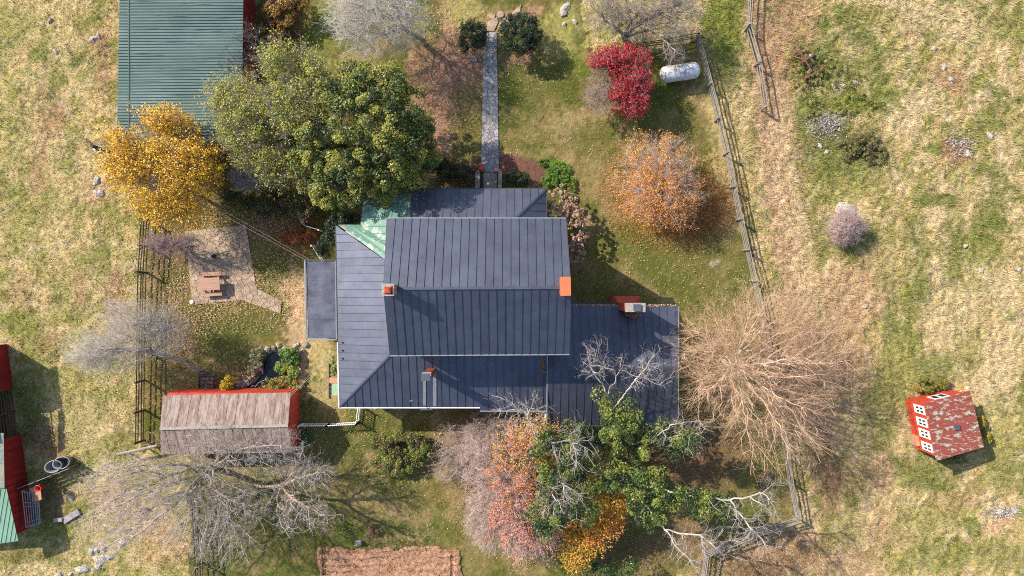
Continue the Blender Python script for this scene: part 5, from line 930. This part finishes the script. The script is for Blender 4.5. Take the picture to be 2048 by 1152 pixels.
# ------------------------------------------------------------------ fences
def fence(label, line, nr, h, sp, m_, group=None, rw=.11, pw=.12, name='rail_fence', jig=.03, ph=.1, first=.28):
    pts = [P(*p) for p in line]; root = empty(name, pts[0], label, 'fence', group); posts = []
    for a, b in zip(pts[:-1], pts[1:]):
        L = (b - a).length; k = max(1, round(L / sp))
        for i in range(k): posts.append(a.lerp(b, i / k))
    posts.append(pts[-1])
    for p in posts:
        lean = Vector((RG.normal(0, .03), RG.normal(0, .03), 0)); MB().bar(p, p + lean + Vector((0, 0, h + ph)), pw, pw).build('post', m_, root)
    for a, b in zip(posts[:-1], posts[1:]):
        d = (b - a).normalized(); side = Vector((-d.y, d.x, 0)) * (pw / 2 + .02)
        for r_ in range(nr):
            z_ = first + (h - first) * r_ / (nr - 1); j1, j2 = RG.normal(0, jig), RG.normal(0, jig)
            MB().bar(a + side + Vector((0, 0, z_ + j1)) - d * .06, b + side + Vector((0, 0, z_ + j2)) + d * .06, .035, rw).build('rail', m_, root)
    return root
fence('dark four rail fence between the west pasture and the stone patio', [(300, 440), (293, 545), (291, 640), (290, 760), (288, 880)], 4, 1.3, 2.5, M['wood_dark'], rw=.1)
fence('dark four rail fence beneath the sprawling bare tree at the bottom', [(396, 965), (402, 1060), (408, 1190)], 4, 1.3, 2.5, M['wood_dark'], rw=.1)
fence('weathered grey rail fence along the east side of the lawn', [(1389, 82), (1413, 175), (1446, 310), (1472, 440), (1500, 560), (1530, 700), (1556, 860), (1572, 960), (1586, 1032)], 4, 1.2, 2.45, M['wood_grey'], rw=.1)
fence('weathered grey rail fence closing the south east corner of the yard', [(1586, 1032), (1500, 1060), (1405, 1100), (1395, 1180)], 4, 1.2, 2.45, M['wood_grey'], rw=.1)
fence('short dark rail fence below the gnarled bare tree', [(1268, 100), (1330, 92), (1389, 80)], 3, 1.2, 2.45, M['wood_dark'], rw=.1)
fence('grey rail fence running down the dirt track at the top', [(1495, -40), (1489, 62), (1508, 132), (1522, 220)], 3, 1.15, 2.8, M['wood_grey'], rw=.1)
def picket(label, line, h, sp, name='picket_fence', wd=.05):
    pts = [P(*p) for p in line]; root = empty(name, pts[0], label, 'fence')
    for a, b in zip(pts[:-1], pts[1:]):
        L = (b - a).length; d = (b - a) / L; side = Vector((-d.y, d.x, 0)) * .03
        for z_ in (.22, h - .12): MB().bar(a + side + Vector((0, 0, z_)), b + side + Vector((0, 0, z_)), .03, .07).build('rail', M['white'], root)
        k = int(L / sp)
        for i in range(k + 1):
            p = a + d * (i * sp); MB().add([p + d * -wd / 2, p + d * wd / 2, p + d * wd / 2 + Vector((0, 0, h - .06)), p + Vector((0, 0, h)), p + d * -wd / 2 + Vector((0, 0, h - .06))] + [q_ - side * .6 for q_ in (p + d * -wd / 2, p + d * wd / 2, p + d * wd / 2 + Vector((0, 0, h - .06)), p + Vector((0, 0, h)), p + d * -wd / 2 + Vector((0, 0, h - .06)))], [(0, 1, 2, 3, 4), (9, 8, 7, 6, 5)] + [(j, 5 + j, 5 + (j + 1) % 5, (j + 1) % 5) for j in range(5)]).build('picket', M['white'], root)
        for p in (a, b): MB().bar(p, p + Vector((0, 0, h + .08)), .1, .1).build('post', M['white'], root)
picket('white picket fence linking the rusty roofed shed to the house', [(606, 847), (660, 847), (718, 844), (722, 812)], 1.05, .15)
picket('white zigzag railing in the shade west of the dark corner bush', [(596, 420), (612, 453), (644, 462)], .9, .12, 'garden_railing')
picket('white railing beside the steps north of the flat roofed porch', [(630, 493), (652, 528)], .95, .14, 'stair_railing')
root = empty('board_fence', P(55, 965), 'old plank fence running from the west barn to the sprawling bare tree', 'fence')
a, b = P(58, 968), P(160, 928)
for k in range(4): MB().bar(a + Vector((0, 0, .2 + k * .3)), b + Vector((0, 0, .2 + k * .28)), .04, .2).build('plank', M['wood_grey'] if k % 2 else M['wood_old'], root)
for t in (0, .33, .66, 1): p = a.lerp(b, t); MB().bar(p, p + Vector((0, 0, 1.3)), .12, .12).build('post', M['wood_old'], root)
a, b = P(250, 902), P(330, 884); root = empty('pole_rail', a, 'bleached pole rail between the dark fence and the rusty roofed shed', 'fence')
MB().tube([a + Vector((0, 0, 1)), b + Vector((0, 0, 1.1))], .09, 8).build('rail', M['wood_grey'], root)
for t in (.02, .5, .98): p = a.lerp(b, t); MB().tube([p, p + Vector((0, 0, 1.0))], .07, 8).build('post', M['wood_grey'], root)

# ------------------------------------------------------------------ yard objects
# gas tank
a, b = P(1331, 149, .95), P(1388, 141, .95); T = empty('gas_tank', P(1358, 145), 'rust stained white cylindrical gas tank beside the east fence', 'gas tank')
d = (b - a).normalized(); prof = []
rr = .58; pts = []; rad = []
for i in range(7): t = i / 6 * math.pi / 2; pts.append(a - d * math.cos(t) * rr * .72); rad.append(max(rr * math.sin(t), .01))
for i in range(6, -1, -1): t = i / 6 * math.pi / 2; pts.append(b + d * math.cos(t) * rr * .72); rad.append(max(rr * math.sin(t), .01))
MB().tube(pts, rad, 28).build('shell', M['tank'], T, True)
c = a.lerp(b, .5); MB().lathe((c.x, c.y, c.z + rr - .04), [(.2, 0), (.2, .14), (.17, .2), (.02, .22)], 16).build('dome_lid', M['white'], T, True)
for t in (.2, .8): p = a.lerp(b, t); MB().box((p.x, p.y, .2), (.16, .8, .42), math.atan2(d.y, d.x)).build('leg', M['cement'], T)
for t in (.3, .7): p = a.lerp(b, t); MB().tube([p + Vector((0, 0, rr - .02)), p + Vector((0, 0, rr + .05))], .03, 8).build('fitting', M['rusty'], T)
# picnic table
T = empty('picnic_table', P(420, 568), 'wooden picnic table with attached benches on the stone patio', 'picnic table')
an = R(3); ux = Vector((math.cos(an), math.sin(an), 0)); uy = Vector((-math.sin(an), math.cos(an), 0)); c = P(418.5, 568, .78); c0 = Vector((c.x, c.y, 0))
for k in range(6): o_ = uy * ((k - 2.5) * .15); MB().bar(c0 + o_ - ux * .74 + Vector((0, 0, .76)), c0 + o_ + ux * .74 + Vector((0, 0, .76)), .142, .04).build('top_board', M['wood_table'], T)
for s in (-1, 1):
    for k in range(2): o_ = uy * (s * (.66 + k * .14)); MB().bar(c0 + o_ - ux * .74 + Vector((0, 0, .45)), c0 + o_ + ux * .74 + Vector((0, 0, .45)), .13, .04).build('bench_board', M['wood_table'], T)
    MB().bar(c0 - uy * .85 + ux * (s * .52) + Vector((0, 0, .39)), c0 + uy * .85 + ux * (s * .52) + Vector((0, 0, .39)), .05, .1).build('cross_beam', M['wood_table'], T)
    for t in (-1, 1): MB().bar(c0 + uy * (t * .62) + ux * (s * .5) + Vector((0, 0, .05)), c0 + uy * (t * .28) + ux * (s * .5) + Vector((0, 0, .74)), .05, .1).build('leg', M['wood_table'], T)
c = P(429, 513); T = empty('patio_torch', (c.x, c.y, 0), 'short black post with a round white top on the patio', 'post')
MB().lathe((c.x, c.y, .05), [(.16, 0), (.14, .06), (.11, .1), (.11, .8)], 14).build('post', M['black'], T); MB().lathe((c.x, c.y, .85), [(.1, 0), (.14, .02), (.13, .08), (.02, .1)], 14).build('lamp_top', M['white'], T)
mb = MB(); c = P(385, 604); mb.lathe((c.x, c.y, .05), [(.16, 0), (.17, .05), (.12, .12), (.02, .14)], 9); tag(mb.build('patio_stone', M['white']), 'bright white stone on the south west corner of the patio', 'stone')
# rocks
def rock(px, py, r, lab, m_='limestone', grp=None, h=.34, ax=1.3, an=0, name='rock'):
    r *= .78; c = P(px, py); V = []; n_, k_ = 9, 4; sd = RG.integers(0, 1000)
    for i in range(k_ + 1):
        th = math.pi / 2 * i / k_
        for j in range(n_):
            a = 2 * math.pi * j / n_; nz = .5 + .95 * float(vnoise(np.array([j * 1.7 + sd]), np.array([i * .8 + sd]))[0]); rr = r * math.cos(th) * nz + .005
            x, y = rr * math.cos(a) * ax, rr * math.sin(a); V.append((c.x + x * math.cos(an) - y * math.sin(an), c.y + x * math.sin(an) + y * math.cos(an), -.05 + (r * h + .1) * math.sin(th) * (.8 + .3 * nz)))
    Fc = [(i * n_ + j, i * n_ + (j + 1) % n_, (i + 1) * n_ + (j + 1) % n_, (i + 1) * n_ + j) for i in range(k_) for j in range(n_)] + [tuple(k_ * n_ + j for j in range(n_))]
    return tag(MB().add(V, Fc).build(name, M[m_]), lab, 'rock', grp)
rk_ = [(1668, 172, .2, 'pale rock at the west end of the short row east of the farm implement'), (1687, 171, .2, 'pale rock in the middle of the short row east of the farm implement'), (1711, 165, .22, 'flat pale rock at the east end of the short row east of the farm implement'),
 (1640, 292, .24, 'white rock at the edge of the dark green bush in the east field'), (1653, 304, .22, 'oblong pale rock just south east of the white rock by the dark bush'), (1868, 97, .26, 'bright white rock high in the east field'), (1888, 135, .24, 'dark speckled rock below the bright white one in the east field'), (1902, 159, .22, 'pale rock beside the bare earth in the east field'),
 (1692, 418, .75, 'large pale boulder at the head of the mauve twig shrub'), (1932, 492, .16, 'small white rock alone in the middle of the east field'), (1963, 541, .2, 'small flat grey rock south of the lone white one'), (2038, 539, .24, 'grey rock at the far east edge of the field'), (1895, 205, .1, 'tiny dark rock in the upper east field'),
 (1936, 308, .32, 'grey rock in the bare hollow of the east field'), (1922, 285, .2, 'pale rock at the north end of the bare hollow'), (1980, 272, .25, 'low pale rock east of the bare hollow'), (1131, 15, .35, 'white limestone outcrop nearest the top edge'), (1127, 27, .32, 'white limestone outcrop west of the gnarled tree'), (1150, 43, .22, 'white limestone lump closest to the gnarled tree'), (1129, 48, .2, 'smallest white limestone lump north of the lawn'),
 (100, 41, .2, 'pale stone half buried near the top of the west pasture'), (186, 78, .26, 'white stone in the west pasture beside the green barn'), (196, 72, .22, 'grey stone touching the white one beside the green barn'), (111, 103, .18, 'flat white stone in the west pasture'), (193, 362, .3, 'white stone just west of the golden tree'), (196, 386, .32, 'pale stone below the white one west of the golden tree'),
 (183, 1102, .26, 'pale rock at the west end of the cluster below the bare tree'), (193, 1101, .24, 'pointed pale rock in the middle of the cluster below the bare tree'), (206, 1097, .24, 'pale rock at the north east of the cluster below the bare tree'), (198, 1118, .42, 'largest grey rock of the cluster below the bare tree'), (217, 1114, .28, 'grey rock east of the largest in the cluster'), (197, 1133, .26, 'low grey rock at the south of the cluster'),
 (166, 1138, .42, 'long grey boulder south west of the rock cluster'), (117, 1150, .3, 'grey rock at the bottom edge of the pasture'), (141, 1150, .2, 'small grey rock at the bottom edge beside the long boulder'), (243, 1088, .3, 'pale stone north east of the rock cluster'), (142, 995, .22, 'pale stone between the plank fence and the stone block'), (881, 868, .12, 'small pale stone on the lawn south of the kitchen'),
 (524, 1017, .12, 'small white stone under the pale limbed tree'), (1604, 805, .18, 'whitish stone beneath the tan bare tree'), (1620, 932, .14, 'small white stone outside the south east fence'), (1732, 612, .2, 'pale flat stone in the straw east of the tan tree'), (600, 745, .14, 'round pinkish stepping rock east of the pond plant'), (2000, 1024, .3, 'long dark grey rock at the lower east edge'), (2028, 1020, .3, 'dark grey rock at the very lower east edge')]
for i, (x_, y_, r_, l_) in enumerate(rk_): rock(x_, y_, r_, l_, an=RG.uniform(0, 3), ax=1.2 + RG.random() * .5)
# pond
T = tag(empty('pond', P(535, 740)), kind='structure')
wm, t_, b__, N_ = newmat('pond_water'); b__.inputs['Specular IOR Level'].default_value = .25; b__.inputs['Base Color'].default_value = (.006, .008, .012, 1); b__.inputs['Roughness'].default_value = .06
MB().prism([P(x_, y_, -.08) for x_, y_ in POND], (0, 0, -.1)).build('water', wm, T)
for i in range(len(POND)):
    a = P(*POND[i]); b = P(*POND[(i + 1) % len(POND)]); MB().bar(a + Vector((0, 0, -.02)), b + Vector((0, 0, -.02)), .14, .1).build('liner_edge', M['black'], T)
mb = MB(); fx = [P(x_, y_, -.02) for x_, y_ in ((498, 778), (505, 771), (511, 773), (517, 766), (524, 762), (530, 760), (533, 753))]
mb.tube(fx, .02, 5).build('liner_fold', M['galv'], T)
ring = [(522, 700), (512, 702), (505, 712), (502, 722), (506, 733), (513, 742), (519, 735), (522, 712), (534, 698), (548, 694), (558, 690), (568, 700), (494, 766), (487, 772), (484, 780), (480, 770), (500, 756), (508, 750), (590, 695), (597, 705), (594, 690), (604, 712), (602, 728), (606, 700), (612, 690)]
for i, (x_, y_) in enumerate(ring):
    o = rock(x_, y_, RG.uniform(.16, .28), None, ['stone_dark', 'stone_tan', 'limestone'][i % 3], name='edging_stone', an=RG.uniform(0, 3), h=.6); o.parent = T; o.location = -T.location
    if 'category' in o: del o['category']
# wooden steps by the shed
T = empty('wooden_steps', P(412, 770), 'dark weathered wooden steps beside the rusty roofed shed', 'steps')
for k, (ya, z_) in enumerate([(749, .75), (757, .6), (765, .45), (774, .3), (783, .15)]):
    a, b = P(396, ya, z_), P(429, ya - 1, z_); MB().bar(a, b, .26, .05).build('tread', M['wood_old'], T)
for xa in (398, 427): MB().bar(P(xa, 747, .7), P(xa, 788, .05), .05, .2).build('stringer', M['wood_old'], T); 
for xa in (398, 427): MB().bar(P(xa, 750, 0), P(xa, 750, .7), .08, .08).build('post', M['wood_old'], T)
# raised bed
T = empty('raised_bed', P(665, 740), 'brick edged bed with a green painted board against the west house wall', 'planter')
a, b = P(657, 730), P(657, 792)
for k in range(9): p = a.lerp(b, k / 8); MB().box((p.x, p.y, .06), (.1, .22, .12), RG.normal(0, .08)).build('brick', M['stone_dark'], T)
a, b = P(664, 765, .3), P(686, 790, .3); MB().box(((a.x + b.x) / 2, (a.y + b.y) / 2, .3), (b.x - a.x, a.y - b.y, .06)).build('green_board', peel('mint_board', A(150, 190, 150), A(200, 190, 160), 3, .55), T)
a, b = P(660, 755, .2), P(684, 765, .2); MB().box(((a.x + b.x) / 2, (a.y + b.y) / 2, .2), (b.x - a.x, a.y - b.y, .4)).build('end_block', M['plywood'], T)
# water tubs, bucket, board, gates
def tub(px, py, lab, an=.3):
    c = P(px, py); root = empty('water_tub', (c.x, c.y, 0), lab, 'tub', 'oval metal tubs by the plank fence'); ca, sa = math.cos(an), math.sin(an); V = []
    for r_, z_ in ((.42, 0), (.5, .55), (.53, .57), (.53, .6), (.47, .6), (.45, .56), (.4, .1), (.01, .09)):
        for k in range(20):
            t = 2 * math.pi * k / 20; x, y = r_ * math.cos(t) * 1.25, r_ * math.sin(t) * .85; V.append((c.x + x * ca - y * sa, c.y + x * sa + y * ca, z_))
    MB().add(V, [(i * 20 + k, i * 20 + (k + 1) % 20, (i + 1) * 20 + (k + 1) % 20, (i + 1) * 20 + k) for i in range(7) for k in range(20)]).build('shell', M['galv'], root, True)
    MB().box((c.x, c.y, .13), (.5, .3, .04), an).build('tub_litter', M['wood_old'], root)
tub(117, 929, 'oval galvanised tub standing against the plank fence'); tub(133, 922, 'second oval metal tub tucked behind the first at the plank fence')
c = P(76, 977, 1.4); T = empty('bucket', (c.x, c.y, .9), 'bright red plastic bucket beside the metal gates', 'bucket')
MB().lathe((c.x, c.y, .9), [(.17, 0), (.22, .5), (.245, .5), (.245, .54), (.2, .54), (.15, .05), (.01, .04)], 20).build('pail', M['bucket'], T, True); 
MB().tube([(c.x + .24 * math.cos(t), c.y + .24 * math.sin(t) * .9, 1.44 + .02) for t in np.linspace(.2, 3, 10)], .012, 5).build('handle', M['galv'], T)
T = empty('feed_table', P(78, 988), 'pinkish plywood board on a stand beside the west barn', 'table')
k4_ = [P(58, 978, .88), P(80, 968, .88), P(83, 999, .88), P(62, 1007, .88)]; MB().prism(k4_, (0, 0, -.04)).build('table_top', M['plywood'], T)
for p in k4_: MB().bar((p.x * .998, p.y * .998, 0), (p.x * .998, p.y * .998, .83), .06, .06).build('leg', M['wood_old'], T)
T = empty('metal_gate', P(64, 1020), 'stack of grey tubular metal gates leaning by the west barn', 'gate')
g = [P(44, 982, 1.2), P(52, 1055, 1.2), P(80, 1046, .8), P(77, 990, .8)]
for a, b in zip(g, g[1:] + g[:1]): MB().tube([a, b], .035, 6).build('frame_tube', M['galv'], T)
for t in (.15, .3, .45, .6, .75, .88): MB().tube([g[0].lerp(g[3], t), g[1].lerp(g[2], t)], .022, 6).build('bar', M['galv'], T)
for t in (.3, .42, .85): MB().tube([g[0].lerp(g[1], t) + Vector((0, 0, .04)), g[3].lerp(g[2], t) + Vector((0, 0, .04))], .022, 6).build('brace', M['galv'], T)
for t in (.55, .68): MB().bar(g[0].lerp(g[3], t - .3) + Vector((0, 0, -.12)), g[1].lerp(g[2], t) + Vector((0, 0, -.12)), .16, .03).build('plank', M['bluegrey'], T)
for p in g: MB().tube([(p.x, p.y, 0), (p.x, p.y, p.z)], .03, 6).build('leg', M['galv'], T)
c = P(116, 1040, .2); tag(MB().box((c.x, c.y, .13), (.62, .28, .26), .06).build('stone_block', M['cement'], bevel=.02), 'squared pale stone block south of the metal gates', 'stone block')
a = P(128, 1042); b = P(160, 1022); tag(MB().bar(a + Vector((0, 0, .08)), b + Vector((0, 0, .08)), .45, .14).build('concrete_slab', M['stone_grey'], bevel=.03), 'long grey concrete slab beside the squared stone block', 'slab')
# nest box
T = empty('bird_house', P(520, 905), 'white box bird house on a pole beside the rusty roofed shed', 'bird house')
c = P(502, 921, 3.2); MB().tube([(c.x, c.y, 0), (c.x, c.y, 2.9)], .04, 6).build('pole', M['galv'], T)
MB().box((c.x, c.y, 3.15), (.5, .42, .5), .2).build('box', M['white'], T); MB().prism([(c.x - .32, c.y - .28, 3.44), (c.x + .32, c.y - .2, 3.44), (c.x + .28, c.y + .28, 3.44), (c.x - .34, c.y + .22, 3.44)], (0, 0, -.04)).build('lid', M['cement'], T); MB().box((c.x - .12, c.y - .06, 3.45), (.22, .2, .03), .1).build('opening', M['black'], T)
# farm implement
T = empty('farm_implement', P(1615, 130), 'rusty iron farm implement lying in the weeds of the east field', 'farm machinery')
def ib(a, b, w_=.1, z0_=.45, z1_=.45, nm='beam', m_='rusty'): MB().bar(P(a[0], a[1], z0_), P(b[0], b[1], z1_), w_, .1).build(nm, M[m_], T)
ib((1598, 101), (1624, 143), .08, .6, .5); ib((1608, 158), (1641, 139), .1, .5, .5); ib((1602, 125), (1622, 112), .1, .55, .6); ib((1582, 109), (1600, 92), .07, .3, .5, 'strut'); ib((1583, 112), (1602, 118), .07, .3, .5, 'strut'); ib((1600, 101), (1582, 110), .06, .5, .3, 'strut')
for (x_, y_) in ((1600, 124), (1622, 111), (1608, 158), (1641, 139)):
    c = P(x_, y_, 0); mb = MB(); mb.tube([(c.x - .02, c.y, .25), (c.x + .02, c.y, .25)], .22, 14); mb.build('wheel', M['rusty'], T)
MB().lathe(P(1621, 111, .6), [(.1, 0), (.12, .05), (.04, .1)], 10).build('seat', M['galv'], T)
# utility pole and wires
T = empty('utility_pole', P(307, 330), 'wooden pole with a white lamp head rising through the golden tree', 'utility pole')
base_ = P(299, 331); top_ = P(190, 288, 6.7); MB().tube([base_, Vector((base_.x, base_.y, 3)).lerp(Vector((top_.x, top_.y, 3)), 0), (base_.x, base_.y, 6.9)], [.15, .14, .11], 10).build('pole', M['wood_dark'], T)
tp = Vector((base_.x, base_.y, 6.6)); q_ = Vector((tp.x, tp.y, 6.6)); hd = P(193, 298, 6.3)
MB().tube([q_, Vector((hd.x, hd.y, 6.5))], .035, 6).build('lamp_arm', M['galv'], T); MB().lathe((hd.x, hd.y, 6.2), [(.18, 0), (.2, .1), (.1, .26), (.02, .3)], 12).build('lamp_head', M['white'], T)
MB().bar(q_ + Vector((-.5, .5, .0)), q_ + Vector((.4, -.4, 0)), .1, .12).build('crossarm', M['wood_dark'], T)
def wire(a, b, sag, lab, r=.009):
    a = Vector(a); b = Vector(b); pts = [a.lerp(b, t) - Vector((0, 0, sag * 4 * t * (1 - t))) for t in np.linspace(0, 1, 13)]; tag(MB().tube(pts, r, 4).build('cable', M['wire']), lab, 'cable')
wp = Vector((q_.x, q_.y, 6.75)); wl_ = P(0, 80, 7.0); wd_ = (wl_ - P(188, 284, 6.75)); 
wire(P(188, 284, 6.6), P(188, 284, 6.6) + wd_ * 1.6, .3, 'power cable crossing the west pasture to the top corner')
wire(P(188, 284, 6.6), wp, .0, 'short cable joining the lamp to the pole in the golden tree')
wire(wp, P(611, 520, 3.4), .5, 'power cable from the pole to the flat roofed porch', .007); wire(wp + Vector((.3, .3, .1)), P(618, 519, 3.3), .6, 'second power cable from the pole to the flat roofed porch', .006)
wire(P(573, 800, 2.9), P(675, 700, 3.6), .1, 'cable from the rusty roofed shed to the house corner'); wire(P(577, 792, 2.7), P(677, 692, 3.5), .15, 'thinner cable from the rusty roofed shed to the house', .008)
# debris by the garden
T = empty('garden_chair', P(718, 1084), 'tipped metal garden chair at the north edge of the tilled bed', 'chair')
c = P(718, 1083); MB().box((c.x, c.y, .25), (.42, .36, .04), .3).build('seat', M['galv'], T); MB().bar((c.x - .3, c.y - .2, .28), (c.x + .25, c.y - .1, .3), .06, .05).build('backrest', M['galv'], T)
for s in (-1, 1):
    for t in (-1, 1): MB().tube([(c.x + s * .18, c.y + t * .14, 0), (c.x + s * .16, c.y + t * .12, .24)], .015, 5).build('leg', M['galv'], T)
bush('dry_brush_pile', 'small heap of dry brown stalks north of the tilled bed', [(742, 1060, .2, 18, 22, .4)], 1300, .14, [(150, 110, 84), (176, 130, 96), (110, 84, 66)], .14, 20, cat='brush pile', asp=.15)
# tilled garden
gx0, gx1 = P(634, 0).x, P(926, 0).x; gy1 = P(0, 1091).y; gy0 = P(0, 1215).y
xs2 = np.arange(gx0, gx1, .06); ys3 = np.arange(gy0, gy1, .06); X2, Y2 = np.meshgrid(xs2, ys3); s_ = X2.shape; X2 = X2.ravel(); Y2 = Y2.ravel()
ed = np.minimum(np.minimum(X2 - gx0, gx1 - X2), gy1 - Y2); ed = ed + (fbm(X2 * 1.2, Y2 * 1.2, 6) - .5) * .8
Z2 = .05 * np.sin(Y2 * 2 * math.pi / .5 + 5 * fbm(X2 * .35, Y2 * .6, 4)) * fbm(X2 * .8, Y2 * .8, 5) + .3 * (fbm(X2 * 1.6, Y2 * 4.5, 8, 5, .7) - .45) + .05; Z2 = Z2 * np.clip(ed * 2.4, 0, 1) + np.where(ed < .12, -.2, 0) + .03
trk = np.abs(X2 - (gx0 + .55)) < .14; Z2 = np.where(trk, Z2 - .12, Z2); Z2 = np.where(np.abs(X2 - (gx1 - .75)) < .12, Z2 - .08, Z2)
I = np.arange(len(X2)).reshape(s_); Q = np.stack([I[:-1, :-1], I[:-1, 1:], I[1:, 1:], I[1:, :-1]], -1).reshape(-1, 4)
tag(np_mesh('tilled_soil', np.stack([X2, Y2, Z2], -1), quads=Q, mat=M['soil'], smooth=True), kind='structure')
k = 2600; q = np.stack([RG.uniform(gx0 + .2, gx1 - .2, k), RG.uniform(gy0, gy1 - .1, k), RG.uniform(.03, .14, k)], -1); V, Q_, c_ = leaf_quads(q, rdir(k), RG.uniform(.05, .16, k), RG.uniform(.05, .12, k), pick([(176, 124, 92), (150, 100, 74), (205, 160, 124)], k))
tag(np_mesh('soil_clods', V, quads=Q_, mat=M['litter'], col=c_), 'crumbly clods over the tilled garden bed', 'soil', kind='stuff')
# loose rock chips on bare patches
k = 1500; ctr = np.array([(1655, 245, 40, 14), (1920, 290, 26, 24), (2005, 1024, 34, 9), (1650, 262, 30, 20)]); ci = RG.integers(0, 4, k); g2 = RG.normal(0, .55, (k, 2))
qx = ctr[ci, 0] + g2[:, 0] * ctr[ci, 2]; qy = ctr[ci, 1] + g2[:, 1] * ctr[ci, 3]; q = np.stack([(qx - 1024) * CAMZ / F, (576 - qy) * CAMZ / F, np.full(k, .05) + RG.uniform(0, .05, k)], -1)
V, Q_, c_ = leaf_quads(q, rdir(k), RG.uniform(.05, .16, k), RG.uniform(.04, .12, k), pick([(190, 180, 176), (150, 140, 138), (214, 206, 200)], k)); tag(np_mesh('gravel', V, quads=Q_, mat=M['litter'], col=c_), 'broken stone chips on the bare spots of the east field', 'gravel', kind='stuff')

if __name__ == '__main__': print('TRIS', sum(len(o.data.polygons) + sum(1 for p in o.data.polygons if p.loop_total == 4) for o in bpy.data.objects if o.type == 'MESH' and len(o.data.polygons) > 3000))
